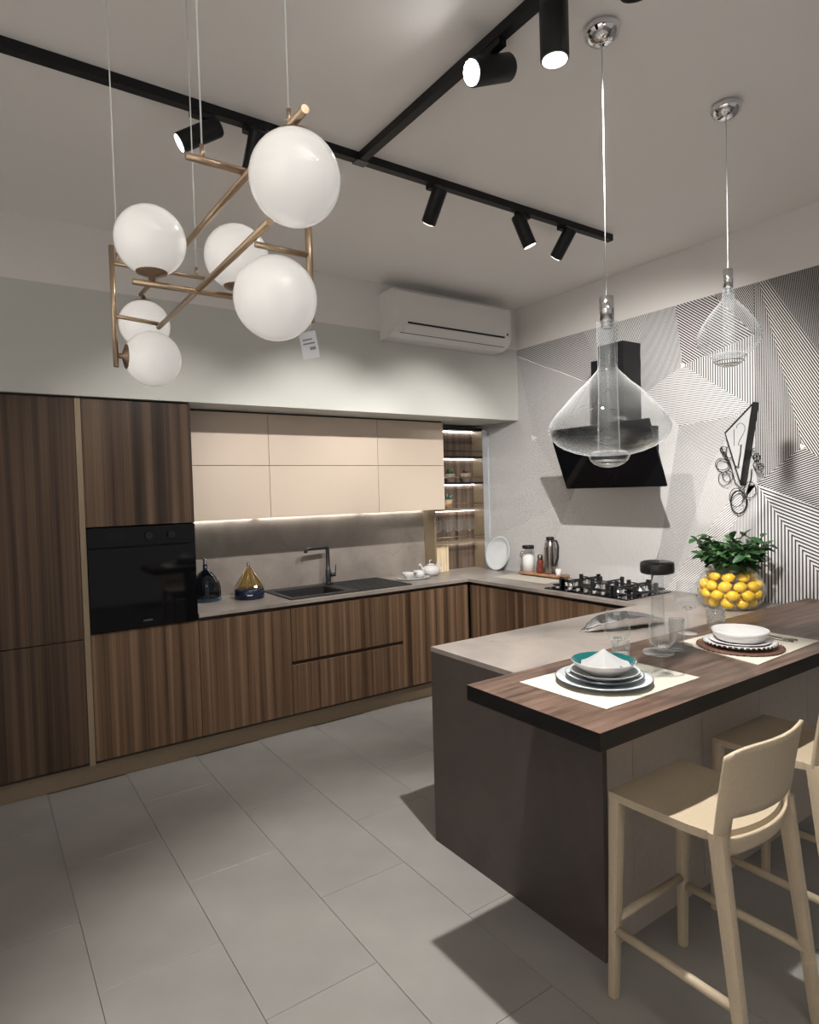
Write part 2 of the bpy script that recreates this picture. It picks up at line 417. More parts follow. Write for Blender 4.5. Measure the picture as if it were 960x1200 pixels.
oven = thing('built_in_oven', 'black glass built-in oven set in the tall walnut cabinet', 'oven', (.793, 4.1, .85))
part('housing', box(.525, 1.062, YD+.025, YB-.06, .87, 1.41), M_blacksat, oven)
part('glass_door', box(.503, 1.084, YD-.012, YD+.018, .85, 1.315, b=.002), M_blackglass, oven)
cpn = part('control_panel', box(.503, 1.084, YD-.012, YD+.018, 1.321, 1.431, b=.002), M_blackglass, oven)
for kx in (.82, .945):
    part('knob', MB().cyl((kx, YD-.012, 1.376), (kx, YD-.034, 1.376), .02, 20), M_black, cpn)
part('display', box(.60, .70, YD-.0135, YD-.012, 1.36, 1.395), pm('dim_display', (.006, .007, .008), .1, spec=.3), cpn)
part('grip_strip', box(.503, 1.084, YD-.004, YD+.016, 1.3155, 1.3205), M_black, oven)
part('logo', box(.775, .825, YD-.0135, YD-.012, .885, .895), pm('grey_print', (.05, .05, .05), .4), oven)

# ------------------------------------------------------------------ base units, back run
def base_cab(x0, x1, label, drawers=False, cx=None):
    t = thing('base_cabinet', label, 'cabinet', ((x0+x1)/2, 4.13, 0))
    part('body', carcass(x0+.001, x1-.001, YD+DT+.002, YB-.025, .12, .845), M_carcass, t)
    if drawers:
        part('drawer', box(x0+.0015, x1-.0015, YD, YD+DT, .488, .838, b=.001), M_walnut, t)
        part('drawer', box(x0+.0015, x1-.0015, YD, YD+DT, .139, .462, b=.001), M_walnut, t)
        part('grip_channel', box(x0+.0015, x1-.0015, YD+.016, YD+DT+.001, .462, .488), M_groove, t)
    else:
        part('door', box(x0+.0015, x1-.0015, YD, YD+DT, .139, .838, b=.001), M_walnut, t)
    part('grip_rail', box(x0+.001, x1-.001, YD+.017, YD+.045, .839, .862), M_groove, t)
    return t
base_cab(1.088, 1.684, 'walnut base cabinet with one door between the oven unit and the drawers')
base_cab(1.684, 2.567, 'wide walnut base cabinet with two drawers under the sink', True)
base_cab(2.567, 3.197, 'walnut corner base cabinet with one door beside the sink drawers')
# right run below the hob
XD = 3.207
for k, (ya, yb, lb) in enumerate(((3.838, 3.31, 'walnut base cabinet at the corner below the chopping board'), (3.308, 2.285, 'walnut base cabinet with wide door below the gas hob'))):
    t = thing('base_cabinet', lb, 'cabinet', (3.48, (ya+yb)/2, 0))
    m = MB(); m.box(XD+.022, XR-.01, yb+.001, yb+.019, .12, .845); m.box(XD+.022, XR-.01, ya-.019, ya-.001, .12, .845); m.box(XR-.028, XR-.01, yb+.019, ya-.019, .12, .845); m.box(XD+.022, XR-.028, yb+.019, ya-.019, .12, .138)
    part('body', m, M_carcass, t)
    part('door', box(XD, XD+.02, yb+.0015, ya-.0015, .139, .838, b=.001), M_walnut, t)
    part('grip_rail', box(XD+.017, XD+.045, yb+.001, ya-.001, .839, .862), M_groove, t)
m = MB(); m.box(-.125, 3.262, 3.925, 3.94, 0, .118); m.box(3.262, 3.277, 2.285, 3.94, 0, .118)
solo('plinth', m, M_bronze, 'bronze plinth board running along the foot of the walnut cabinets', 'plinth')
# worktop (back run with sink cut-out + right run), peninsula slab
SX0, SX1, SY0, SY1 = 1.745, 2.165, 3.955, 4.30
zw = T - .022
m = MB(); m.box(1.089, SX0, 3.834, YB-.021, zw, T); m.box(SX1, 3.186, 3.834, YB-.021, zw, T); m.box(SX0, SX1, 3.834, SY0, zw, T); m.box(SX0, SX1, SY1, YB-.021, zw, T)
m.box(3.186, XR-.002, 2.281, YB-.021, zw, T)
solo('worktop', m, M_stone, 'grey stone worktop running under the sink, corner shelves and hob', 'worktop')
solo('backsplash', box(1.089, 3.194, YB-.02, YB-.001, T+.0005, 1.428), M_stone, 'grey stone backsplash panel behind the sink and tap', 'backsplash')
# ------------------------------------------------------------------ upper units
YU = 4.11
ux = [1.092, 1.679, 2.555, 3.192]
names = ['beside the oven unit', 'above the black tap', 'next to the lit corner shelves']
for k in range(3):
    x0, x1 = ux[k], ux[k+1]
    t = thing('wall_cabinet', 'beige lacquered wall cabinet with two lift-up doors, ' + names[k], 'cabinet', ((x0+x1)/2, 4.26, 1.43))
    m = MB(); zb = 1.432; zt = 2.142
    m.box(x0+.001, x0+.019, YU+.022, YB-.021, zb, zt); m.box(x1-.019, x1-.001, YU+.022, YB-.021, zb, zt); m.box(x0+.019, x1-.019, YU+.022, YB-.021, zb+.012, zb+.03); m.box(x0+.019, x1-.019, YU+.022, YB-.021, zt-.018, zt); m.box(x0+.019, x1-.019, YB-.035, YB-.021, zb+.03, zt-.018)
    part('body', m, M_carcass, t)
    part('door', box(x0+.0015, x1-.0015, YU, YU+.02, 1.7935, 2.142, b=.001), M_beige, t)
    part('door', box(x0+.0015, x1-.0015, YU, YU+.02, 1.4325, 1.790, b=.001), M_beige, t)
    part('led_strip', box(x0+.02, x1-.02, YB-.036, YB-.028, zb+.003, zb+.011), M_led, t, 'warm white light strip under the cabinet')
    part('led_profile', box(x0+.02, x1-.02, YB-.041, YB-.037, zb-.003, zb+.011), M_carcass, t)
solo('filler_panel', box(1.09, 3.19, YU+.02, YU+.05, 2.143, ZS-.001), M_carcass, 'dark shadow-gap strip above the beige wall cabinets', 'panel')
# corner shelf unit
sh = thing('shelf_unit', 'open walnut corner shelf unit with light strips in every bay', 'shelf', (3.48, 4.34, T))
X0, X1, Y0 = 3.196, 3.766, 4.268
part('side_panel', box(X0, X0+.016, Y0, 4.42, T+.001, 2.125), M_bronze, sh)
part('side_panel', box(X1-.016, X1, Y0, 4.42, T+.001, 2.125), M_bronze, sh)
part('back_panel', box(X0+.016, X1-.016, 4.405, 4.419, T+.001, 2.125), M_backboard, sh)
part('top_panel', box(X0+.016, X1-.016, Y0, 4.404, 2.108, 2.125), M_black, sh)
for z in (1.884, 1.656, 1.427, 1.142):
    s_ = part('shelf_board', box(X0+.016, X1-.016, Y0, 4.404, z-.018, z), M_bronze if z < 1.5 else M_black, sh)
    part('rail', MB().cyl((X0+.016, Y0+.006, z+.042), (X1-.016, Y0+.006, z+.042), .004, 8), M_golddark if z < 1.7 else M_black, sh)
    part('led_strip', box(X0+.02, X1-.02, 4.388, 4.396, z-.025, z-.0185), M_ledshelf, s_)
part('led_strip', box(X0+.02, X1-.02, 4.388, 4.396, 2.1, 2.1075), M_ledshelf, sh)
solo('corner_panel', box(XR-.02, XR-.002, 4.2, Y0-.002, T+.001, 2.125), M_plain, 'narrow bluish grey panel between the corner shelves and the wallpaper', 'panel')
# ------------------------------------------------------------------ peninsula
XP, YP0, YP1 = 1.667, 1.34, 2.279
pen = thing('peninsula', 'stone-clad kitchen peninsula with dark end panel and beige back panels', 'peninsula', (2.7, 1.8, 0))
part('top_slab', box(XP, XR-.003, YP0, YP1, T-.02, T), M_stone, pen)
part('end_panel', box(XP, XP+.022, YP0, YP1, 0, T-.0205), M_stone_shaded, pen, 'brown stone end panel with its shade in the colour')
xs = [XP+.023, 1.852, 2.288, 2.726, 3.16, XR-.003]
for a, b in zip(xs, xs[1:]):
    part('back_panel', box(a+.0012, b-.0012, YP0+.02, YP0+.038, .06, T-.0205), M_panel, pen)
part('base_board', box(XP+.023, XR-.003, YP0+.03, YP0+.045, 0, .0595), M_panel, pen)
part('front_panel', box(XP+.023, 3.2, YP1-.03, YP1-.012, 0.1, T-.0205), M_walnut, pen)
part('core', box(XP+.023, XR-.003, YP0+.066, YP1-.032, .02, T-.021), M_carcass, pen)
bar = thing('breakfast_bar', 'thick dark oak breakfast bar slab lying on the stone peninsula', 'bar', (2.55, 1.346, T))
BX0, BY0, BY1 = 1.328, 1.074, 1.618
part('slab', box(BX0, XR-.003, BY0, BY1, T+.0005, BT-.001), M_baredge, bar, 'black slab edge')
part('top_veneer', box(BX0, XR-.003, BY0, BY1, BT-.001, BT), M_bartop, bar, 'brown wood grain surface')
# ------------------------------------------------------------------ ceiling track and spots
YT, XT = 2.42, 1.46
zt0, zt1 = H - .036, H - .001
tr = thing('ceiling_track', 'long black ceiling track with a branch running towards the viewer', 'lighting track', (1.6, YT, zt0))
part('rail', box(.13, 3.16, YT-.018, YT+.018, zt0, zt1), M_black, tr)
part('rail', box(XT-.018, XT+.018, -1.6, YT-.0185, zt0, zt1), M_black, tr)
part('joint', box(XT-.03, XT+.03, YT-.024, YT+.024, zt0-.003, zt0), M_blacksat, tr)
part('end_cap', box(3.16, 3.168, YT-.02, YT+.02, zt0-.002, zt1), M_blacksat, tr)
part('end_cap', box(.122, .13, YT-.02, YT+.02, zt0-.002, zt1), M_blacksat, tr)
def spot(x, y, aim, power, label, ang=60, blend=.5, L=.17, r=.036, hot=False, drop=.075, along='x', col=(1, .965, .925)):
    t = thing('track_spotlight', label, 'spotlight', (x, y, zt0 - .2), 'spotlights on the ceiling track')
    e = .045
    ad = MB()
    if along == 'x': ad.box(x-e, x+e, y-.015, y+.015, zt0-.022, zt0-.0005)
    else: ad.box(x-.015, x+.015, y-e, y+e, zt0-.022, zt0-.0005)
    part('adapter', ad, M_black, t)
    piv = Vector((x, y, zt0 - drop)); d = (Vector(aim) - piv).normalized()
    part('bracket', MB().cyl((x, y, zt0-.0225), piv, .011, 10), M_black, t)
    a = piv - d * (L * .42); b = piv + d * (L * .58)
    body = MB().tube([a, a + d*.008, b - d*.004, b], [r*.86, r, r, r*.97], 24)
    part('housing', body, M_black, t)
    lens = part('lens', MB().cyl(b + d*.0005, b + d*.002, r*.86, 24), M_lens_hot if hot else M_lens, t)
    li = bpy.data.lights.new('spot_lamp', 'SPOT'); li.energy = power; li.spot_size = math.radians(ang); li.spot_blend = blend; li.shadow_soft_size = .022; li.color = col
    lo = bpy.data.objects.new('spot_lamp', li); COL.objects.link(lo); lo.parent = t
    lo.rotation_mode = 'QUATERNION'; lo.rotation_quaternion = d.to_track_quat('-Z', 'Y'); lo.location = b + d*.012 - Vector(t.location)
    return t
spot(.77, YT, (-1.7, 3.05, 1.46), 14, 'black track spotlight tilted towards the tall walnut cabinets', 70, .8)
spot(.975, YT, (1.0, 3.83, 1.35), 46, 'black track spotlight partly behind the largest opal globe', 70, .8)
spot(1.87, YT, (1.95, 3.9, 1.3), 100, 'black track spotlight aimed at the sink wall', 74, .8)
spot(2.445, YT, (3.3, 2.15, 1.0), 55, 'black track spotlight aimed at the leafy lemon bowl', 62, .6)
spot(2.77, YT, (2.8, 4.0, 1.3), 84, 'black track spotlight aimed at the corner shelves', 72, .8)
spot(XT, 1.56, (.59, 1.62, 2.59), 14, 'black track spotlight turned sideways with a glaring lens', 50, .6, L=.17, r=.042, hot=True, along='y')
spot(XT, 1.30, (1.50, 1.32, 0), 285, 'large black track spotlight hanging straight down over the peninsula', 74, .5, L=.20, r=.042, drop=.075, along='y')
spot(XT, 1.02, (3.77, 2.75, 1.28), 360, 'black track spotlight aimed at the cooker hood wall', 66, .75, r=.042, along='y')
spot(XT, -.45, (-2.6, -.3, 2.0), 450, 'added unseen track spotlight washing the plain bounce wall opposite the wallpaper', 110, .8, r=.042, along='y')  # lamp added out of view, lights the ceiling by bounce off the wall
spot(XT, -1.25, (-2.6, -1.6, 2.0), 450, 'added unseen track spotlight for bounce light at the rear of the track branch', 110, .8, r=.042, along='y')  # second lamp added out of view for the same ceiling fill

# ------------------------------------------------------------------ globe chandelier
K = 1.6
def cs(x, y, z): return Vector((x * K, y * K, 1.585 + (z - 1.585) * K))
ch = thing('globe_chandelier', 'champagne metal tube chandelier with six white opal globes', 'chandelier', cs(.29, .95, 1.80))
TR = .0073
x6, z6, y1 = .30, 1.996, 1.206
x1, x4, z4, y3, y9, y7 = .216, .290, 1.896, .963, .73, .782
def ct(a, b, r=TR): return part('tube', MB().cyl(cs(*a), cs(*b), r, 14), M_gold, ch)
ct((x6, .605, 1.985), (x6, 1.384, 2.004))
ct((x4, .684, z4), (x4, y1, z4))
ct((x1, y1, 2.028), (x1, y1, 1.818))
ct((x1, y1, 1.998), (.377, y1, 1.998), TR*.8)
ct((x1, y1, 1.907), (x4, y1, 1.902), TR*.8)
ct((.198, y3, 1.894), (.362, y3, 1.894))
ct((x4, y9, 1.886), (.361, y9, 1.886), TR*.8)
ct((.361, y9, 1.968), (.361, y9, 1.802))
ct((.227, y7, 1.996), (x6, y7, 1.996))
GR = .0785
def cw(u, v, dep):
    return CP + ray(u, v) * dep
def globe(c, axis_to, lbl):
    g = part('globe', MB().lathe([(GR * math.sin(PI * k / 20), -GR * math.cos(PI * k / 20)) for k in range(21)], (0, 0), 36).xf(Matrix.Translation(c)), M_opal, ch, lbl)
    d = (axis_to - c).normalized(); cup = MB().lathe([(0, GR+.012), (.007, GR+.012), (.007, GR+.004), (.034, GR-.005), (.036, GR-.012), (.03, GR-.010)], (0, 0), 20)
    cup.xf(Matrix.Translation(c) @ d.to_track_quat('Z', 'Y').to_matrix().to_4x4())
    part('cup', cup, M_golddark, g); 
    if (axis_to - c).length > GR + .012: part('stem', MB().cyl(c + d * (GR + .008), axis_to, .005, 10), M_golddark, g)
def gl(u, v, P, lbl):
    dep = sum(CR[2][j] * (P - CP)[j] for j in range(3)); return cw(u, v, dep)
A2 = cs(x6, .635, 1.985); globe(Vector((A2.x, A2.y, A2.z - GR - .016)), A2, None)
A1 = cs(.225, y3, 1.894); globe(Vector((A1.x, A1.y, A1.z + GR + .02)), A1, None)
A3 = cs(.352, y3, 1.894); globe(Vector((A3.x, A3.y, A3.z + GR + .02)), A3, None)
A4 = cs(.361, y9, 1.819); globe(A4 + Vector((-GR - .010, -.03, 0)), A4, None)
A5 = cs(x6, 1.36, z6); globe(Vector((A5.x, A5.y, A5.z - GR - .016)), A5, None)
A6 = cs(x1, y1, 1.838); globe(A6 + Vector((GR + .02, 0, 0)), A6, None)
for (x, y, z) in ((.225, y1, 1.998), (.362, y1, 1.998), (.247, y7, 1.996), (x6, .645, 1.986)):
    q = cs(x, y, z); part('cord', MB().cyl(q, (q.x, q.y, H - .004), .0017, 6), M_cord, ch)
    part('cord_fitting', MB().cyl(q, (q.x, q.y, q.z + .03), .0045, 10), M_gold, ch)
q = cs(.361, y9, 1.81)
part('tag_string', MB().tube([q, q + Vector((-.004, -.006, -.02)), q + Vector((-.012, -.012, -.035))], .0006, 6), M_cord, ch)
tgc = q + Vector((-.012, -.012, -.062))
rt = Matrix.Translation(tgc) @ Matrix.Rotation(math.radians(-38), 4, 'Z') @ Matrix.Rotation(math.radians(-9), 4, 'Y')
tg = part('price_tag', MB().box(-.017, .017, -.0006, .0006, -.027, .027).xf(rt), M_tagm, ch, 'small grey paper price tag')
m = MB(); m.box(-.012, .008, -.0010, -.0007, .010, .013); m.box(-.012, .012, -.0010, -.0007, .002, .005); m.box(0, .012, -.0010, -.0007, -.010, -.004)
part('print', m.xf(rt), pm('tag_print', (.2, .2, .22), .7), tg)

# ------------------------------------------------------------------ glass pendants
def pendant(x, y, sock, prof, lens, rin, label):
    t = thing('pendant_lamp', label, 'pendant lamp', (x, y, lens[0]))
    rose = [(0, H-.058), (.018, H-.057), (.038, H-.050), (.054, H-.034), (.0585, H-.018), (.05, H-.004), (.0, H-.002)]
    part('ceiling_rose', MB().lathe(rose, (x, y), 28), M_chrome, t)
    part('cord', MB().cyl((x, y, sock[0]), (x, y, H-.057), .0016, 8), M_cordgrey, t)
    part('socket', MB().lathe([(0, sock[0]), (sock[2], sock[0]), (sock[2], sock[1]), (0, sock[1])], (x, y), 24), M_chrome, t)
    g = part('glass_shade', MB().lathe(prof, (x, y), 48), M_glass_t, t)
    part('inner_tube', MB().lathe([(rin, sock[1]), (rin*.95, (sock[1]+lens[1])/2), (rin*1.1, lens[1]+.004)], (x, y), 24), M_glass, t)
    lz0, lz1, lr = lens
    lp = [(0, lz0)] + [(lr * math.sin(a), lz1 - (lz1-lz0) * math.cos(a)) for a in (.4, .8, 1.15, 1.5)] + [(lr*.8, lz1+.012), (lr*.55, lz1+.004), (0, lz1+.002)]
    ln = part('glass_lens', MB().lathe(lp, (x, y), 32), M_glass_t, t)
    for q_ in (.35, .62, .86): part('lens_ring', MB().tube([(x + lr*q_*math.cos(2*PI*k/28), y + lr*q_*math.sin(2*PI*k/28), lz1 - (lz1-lz0)*math.sqrt(1-q_*q_) + .003) for k in range(28)], .0022, 6, closed=True), M_chrome, ln)
    part('rim_ring', MB().tube([(x + lr*math.cos(2*PI*k/32), y + lr*math.sin(2*PI*k/32), lz1+.002) for k in range(32)], .002, 6, closed=True), M_realglass, ln)
    part('light_source', MB().lathe([(0, sock[1]-.001), (rin*.6, sock[1]-.001), (rin*.6, sock[1]-.02), (0, sock[1]-.02)], (x, y), 16), M_chrome, t)
M_realglass, _nt, _b = new_mat('solid_glass')
_b.inputs['Transmission Weight'].default_value = 1; _b.inputs['Roughness'].default_value = 0; _b.inputs['IOR'].default_value = 1.45; _b.inputs['Base Color'].default_value = (.97, .98, .98, 1)
s1 = 1 / 356.8
P1 = [(9,2.123),(9,2.03),(9.4,1.987),(12,1.967),(17,1.951),(26,1.925),(36,1.901),(45,1.873),(53,1.848),(61,1.824),(66.5,1.803),(69.5,1.778),(68.5,1.758),(65,1.742),(59,1.725),(51,1.711),(38,1.696),(26,1.688)]
pendant(1.73, 1.341, (2.203, 2.123, .0235), [(a*s1, b) for a, b in P1], (1.646, 1.688, .066), .033, 'large onion-shaped clear glass pendant lamp hanging before the cooker hood')
s2 = 1 / 294.3
P2 = [(6.2,2.354),(6.2,2.33),(7,2.314),(11,2.294),(16,2.276),(22,2.250),(29,2.215),(33,2.185),(34.8,2.165),(34.3,2.145),(31.5,2.125),(25,2.104),(20,2.092)]
pendant(2.493, 1.35, (2.428, 2.354, .018), [(a*s2, b) for a, b in P2], (2.044, 2.086, .062), .02, 'small onion-shaped clear glass pendant lamp with grey cord')

# ------------------------------------------------------------------ air conditioner
ac = thing('air_conditioner', 'white wall-mounted air conditioner above the grey bulkhead band', 'air conditioner', (2.93, 3.73, 2.665))
prof = [(YF-.001, 2.99), (3.66, 2.995), (3.628, 2.975), (3.618, 2.90), (3.622, 2.765), (3.632, 2.735), (3.665, 2.695), (3.72, 2.672), (YF-.001, 2.668)]
part('casing', MB().prism([(2.43, y, z) for y, z in prof], (1.08, 0, 0)), M_ac, ac)
part('air_slot', MB().prism([(2.53, y, z) for y, z in ((3.6205, 2.7655), (3.6215, 2.7535), (3.64, 2.753), (3.64, 2.766))], (.91, 0, 0)), M_black, ac)
part('louvre', MB().prism([(2.51, y, z) for y, z in ((3.624, 2.745), (3.659, 2.694), (3.664, 2.697), (3.63, 2.747))], (.94, 0, 0)), M_ac, ac)
part('louvre_seam', MB().prism([(2.49, y, z) for y, z in ((3.657, 2.6955), (3.662, 2.692), (3.664, 2.694), (3.66, 2.697))], (.97, 0, 0)), M_carcass, ac)
part('sensor', box(3.462, 3.474, 3.6175, 3.625, 2.775, 2.792), M_black, ac)

# ------------------------------------------------------------------ cooker hood
hood = thing('cooker_hood', 'slanted black glass cooker hood with a square chimney', 'cooker hood', (3.6, 2.6, 1.575))
hy0, hy1 = 2.215, 2.978
part('glass_panel', MB().prism([(3.216, hy0, 1.968), (3.380, hy0, 1.575), (3.392, hy0, 1.580), (3.228, hy0, 1.973)], (0, hy1-hy0, 0)), M_blackglass, hood)
part('body', MB().prism([(3.245, hy0+.10, 1.945), (3.375, hy0+.10, 1.625), (3.46, hy0+.10, 1.63), (3.46, hy0+.10, 1.945)], (0, hy1-hy0-.20, 0)), M_black, hood)
part('chimney', box(3.385, 3.562, 2.505, 2.70, 1.9455, 2.495), M_black, hood)
part('wall_duct', box(3.562, XR-.004, 2.675, 2.90, 1.66, 2.45), M_black, hood)
# ------------------------------------------------------------------ wall clock
ck = thing('wall_clock', 'kite-shaped white wall clock numbered 12 with black wire curls', 'clock', (XR, 1.97, 1.40))
def kp(u, v, x): q = on_x(u, v, x); return Vector((x, q.y, q.z))
xf_ = 3.70
A, Bq, Cq = kp(883, 471, xf_), kp(849, 507, xf_), kp(868, 569, xf_)
part('case', MB().prism([A, Bq, Cq], (XR - .002 - xf_, 0, 0)), M_black, ck)
cen = (A + Bq + Cq) / 3
part('face', MB().prism([cen + (p - cen) * .88 + Vector((-.003, 0, 0)) for p in (A, Bq, Cq)], (.0028, 0, 0)), M_clockface, ck)
def stroke(pts, r=.0015, x=xf_-.004): return MB().tube([kp(u, v, x) for u, v in pts], r, 6)
fc = part('numeral_one', stroke([(860.3, 503), (860.6, 522.5)]), M_ink, ck)
part('numeral_two', stroke([(863,502),(863.8,498.5),(866.5,496),(870,496),(872.8,499),(873.3,503),(871.5,508),(868,514),(865.2,520.5),(865.5,521.8),(870,521.6)]), M_ink, ck)
part('clock_hand', stroke([(868.6,522),(867.8,532),(865.2,547)], .004), M_ink, ck)
part('clock_hand', stroke([(862.5,546),(865,549),(867,547)], .003), M_ink, ck)
def loop(u, v, ru, rv, x, r=.0024, ph=0, turns=1.0):
    n = int(22 * turns)
    return MB().tube([kp(u + ru*math.cos(ph + 2*PI*k/22), v + rv*math.sin(ph + 2*PI*k/22), x - .02*k/22) for k in range(n + 1)], r, 6)
for (u, v, ru, rv, tn) in ((848,546,8,7.5,1),(846.5,544,8,7,1),(849,561,7,8,1),(853,558,6,6.5,1),(848.5,527,4,4,.8),(855,530,4,7,1),(889,545,6,6,.8),(892,550,7,6.5,.7),(884.5,531,4,6,.8),(887,536,4,5,1),(863,583,8,11,1),(879,574,7,9.5,1)):
    part('wire_loop', loop(u, v, ru, rv, XR - .018, .0022, random.random()*2, tn), M_black, ck)
part('wire_loop', loop(866, 588.5, 9.3, 13.5, XR - .018, .0042), M_black, ck)
part('wire_coil', MB().tube([kp(844 + k*.55 + 2.2*math.sin(k*1.2), 524 + k*.95 + 1.5*math.cos(k*1.2), XR-.02) for k in range(22)], .003, 6), M_black, ck)
part('wire_coil', MB().tube([kp(881 + k*.5 + 3*math.sin(k*1.1), 527 + k*1.0 + 2.5*math.cos(k*1.1), XR-.02) for k in range(24)], .0018, 6), M_black, ck)
part('wire_arm', MB().tube([kp(845,524,XR-.02), kp(856,543,XR-.02), kp(862,566,XR-.02), kp(868,572,XR-.02)], .0025, 6), M_black, ck)
part('wire_arm', MB().tube([kp(881,549,XR-.02), kp(880,562,XR-.02), kp(872,586,XR-.02)], .0025, 6), M_black, ck)

# ------------------------------------------------------------------ sink and tap
sk = thing('sink', 'black granite sink with a bowl and a ribbed drainer', 'sink', (2.2, 4.13, T))
m = MB(); r0 = T + .0005; r1 = T + .008
m.box(1.71, 1.752, 3.895, 4.405, r0, r1); m.box(1.752, 2.158, 3.895, 3.962, r0, r1); m.box(1.752, 2.158, 4.293, 4.405, r0, r1); m.box(2.158, 2.20, 3.895, 4.405, r0, r1)
part('rim', m, M_granite, sk)
m = MB(); bz = T - .19
m.box(1.750, 1.756, 3.960, 4.295, bz, r0); m.box(2.154, 2.160, 3.960, 4.295, bz, r0); m.box(1.756, 2.154, 3.960, 3.966, bz, r0); m.box(1.756, 2.154, 4.289, 4.295, bz, r0); m.box(1.750, 2.160, 3.960, 4.295, bz-.006, bz)
bw = part('bowl', m, M_granite, sk)
part('drain', MB().lathe([(0, bz+.004), (.03, bz+.004), (.045, bz+.002), (.045, bz)], (1.955, 4.13), 20), M_steel, bw)
m = MB(); m.box(2.2005, 2.69, 3.895, 4.405, r0, r0 + .003); m.box(2.2005, 2.69, 3.895, 3.92, r0+.003, r1); m.box(2.2005, 2.69, 4.38, 4.405, r0+.003, r1); m.box(2.668, 2.69, 3.92, 4.38, r0+.003, r1)
dr = part('drainer', m, M_granite, sk)
for k in range(9): part('rib', box(2.26, 2.64, 3.955 + .046*k, 3.965 + .046*k, r0+.003, r0+.0055), M_granite, dr)
tp = thing('tap', 'black angular kitchen tap with its spout turned over the sink bowl', 'tap', (2.222, 4.345, T))
tx, ty = 2.222, 4.345
part('base', MB().lathe([(0, r1), (.027, r1), (.027, r1+.012), (.022, r1+.016), (0, r1+.016)], (tx, ty), 20), M_blacksat, tp)
part('body', MB().lathe([(.021, r1+.016), (.021, r1+.11), (.016, r1+.115), (.015, r1+.27)], (tx, ty), 20), M_blacksat, tp)
part('spout', MB().tube([(tx, ty, r1+.25), (tx, ty, r1+.272), (tx-.006, ty, r1+.282), (tx-.02, ty, r1+.284), (tx-.17, ty-.012, r1+.284), (tx-.182, ty-.012, r1+.28), (tx-.188, ty-.012, r1+.268), (tx-.188, ty-.012, r1+.254)], .0145, 14), M_blacksat, tp)
part('lever', MB().tube([(tx+.015, ty-.01, r1+.07), (tx+.05, ty-.03, r1+.072)], .015, 14), M_blacksat, tp)
part('lever_pin', MB().tube([(tx+.046, ty-.028, r1+.075), (tx+.052, ty-.03, r1+.15)], .004, 8), M_blacksat, tp)

# ------------------------------------------------------------------ things on the sink worktop
cl = thing('glass_cloche', 'dark blue ribbed glass cloche with pale blue foot beside the oven', 'cloche', (1.275, 4.30, T))
cx, cy = 1.272, 4.30
part('foot_plate', MB().lathe([(0, .0005), (.098, .0005), (.104, .008), (.104, .018), (.096, .022), (.0, .02)], (cx, cy), 36, z0=T), M_bluerim, cl)
m = MB().lathe([(.094, .0225), (.096, .05), (.093, .09), (.083, .13), (.066, .165), (.042, .192), (.018, .208), (.014, .215)], (cx, cy), 48, z0=T); part('dome', m, M_blueglass, cl)
for k in range(24):
    a = 2*PI*k/24; part('rib', MB().tube([(cx + r*math.cos(a), cy + r*math.sin(a), T+z) for r, z in ((.0955,.024),(.0975,.05),(.0945,.09),(.0845,.13))], .0022, 5), M_blueglass, cl)
part('neck', MB().lathe([(.015, .208), (.0155, .245), (0, .245)], (cx, cy), 16, z0=T), M_navy, cl)
part('finial', MB().lathe([(0, .2455), (.012, .246), (.015, .256), (.013, .266), (.015, .276), (.011, .286), (0, .289)], (cx, cy), 16, z0=T), M_chrome, cl)
py_ = thing('glass_jar', 'pyramid-topped amber glass jar on a dark navy base beside the sink', 'jar', (1.53, 4.17, T))
cx, cy = 1.535, 4.19
part('base', MB().lathe([(0, .0005), (.096, .0005), (.1, .004), (.1, .066), (.095, .07), (0, .07)], (cx, cy), 40, z0=T), M_navy, py_)
part('lid', MB().lathe([(.094, .0705), (.094, .082), (.012, .215)], (cx, cy), 8, smooth=False, z0=T, rot=.25), M_amber, py_)
for k in range(8):
    a = 2*PI*k/8 + .25; part('lid_edge', MB().tube([(cx + .094*math.cos(a), cy + .094*math.sin(a), T+.082), (cx + .013*math.cos(a), cy + .013*math.sin(a), T+.215)], .0022, 6), M_gold, py_)
part('finial', MB().lathe([(0, .2155), (.013, .216), (.010, .224), (.014, .232), (.012, .243), (0, .248)], (cx, cy), 16, z0=T), M_chrome, py_)
part('label_plate', MB().box(-.018, .018, -.1012, -.0995, .030, .036).xf(Matrix.Translation((cx, cy, T)) @ Matrix.Rotation(-.32, 4, 'Z')), M_porc2, py_)
# tea set
tray = solo('tray', MB().lathe([(0, .0005), (.112, .0005), (.128, .006), (.135, .012), (.130, .0125), (.112, .007), (0, .006)], (2.885, 4.15), 40, z0=T, sx=1.12, sy=.72), M_porc, 'white oval porcelain tray carrying the cup and sugar bowl', 'tray')
def cup_handle(c, z, dirx, diry, s):
    return MB().tube([(c[0] + dirx*s*(a), c[1] + diry*s*(a), z + h) for a, h in ((.036, .042), (.052, .045), (.056, .032), (.046, .018), (.032, .016))], .0035, 8)
cp = thing('tea_cup', 'white porcelain tea cup standing on the oval tray', 'cup', (2.825, 4.14, T+.007))
part('body', MB().lathe([(0, 0), (.022, 0), (.026, .006), (.042, .028), (.05, .05), (.0475, .05), (.039, .028), (.022, .009), (0, .008)], (2.825, 4.14), 28, z0=T+.0075), M_porc, cp)
part('handle', cup_handle((2.825, 4.14), T+.0075, -.8, -.6, 1.0), M_porc, cp)
sg = thing('sugar_bowl', 'white porcelain sugar bowl with spout on the oval tray', 'bowl', (2.945, 4.155, T+.007))
part('body', MB().lathe([(0, 0), (.028, 0), (.042, .015), (.046, .032), (.036, .05), (.024, .058), (0, .06)], (2.945, 4.155), 28, z0=T+.0075), M_porc, sg)
part('spout', MB().tube([(2.91, 4.145, T+.04), (2.893, 4.14, T+.06), (2.882, 4.137, T+.068)], [.012, .009, .006], 10), M_porc, sg)
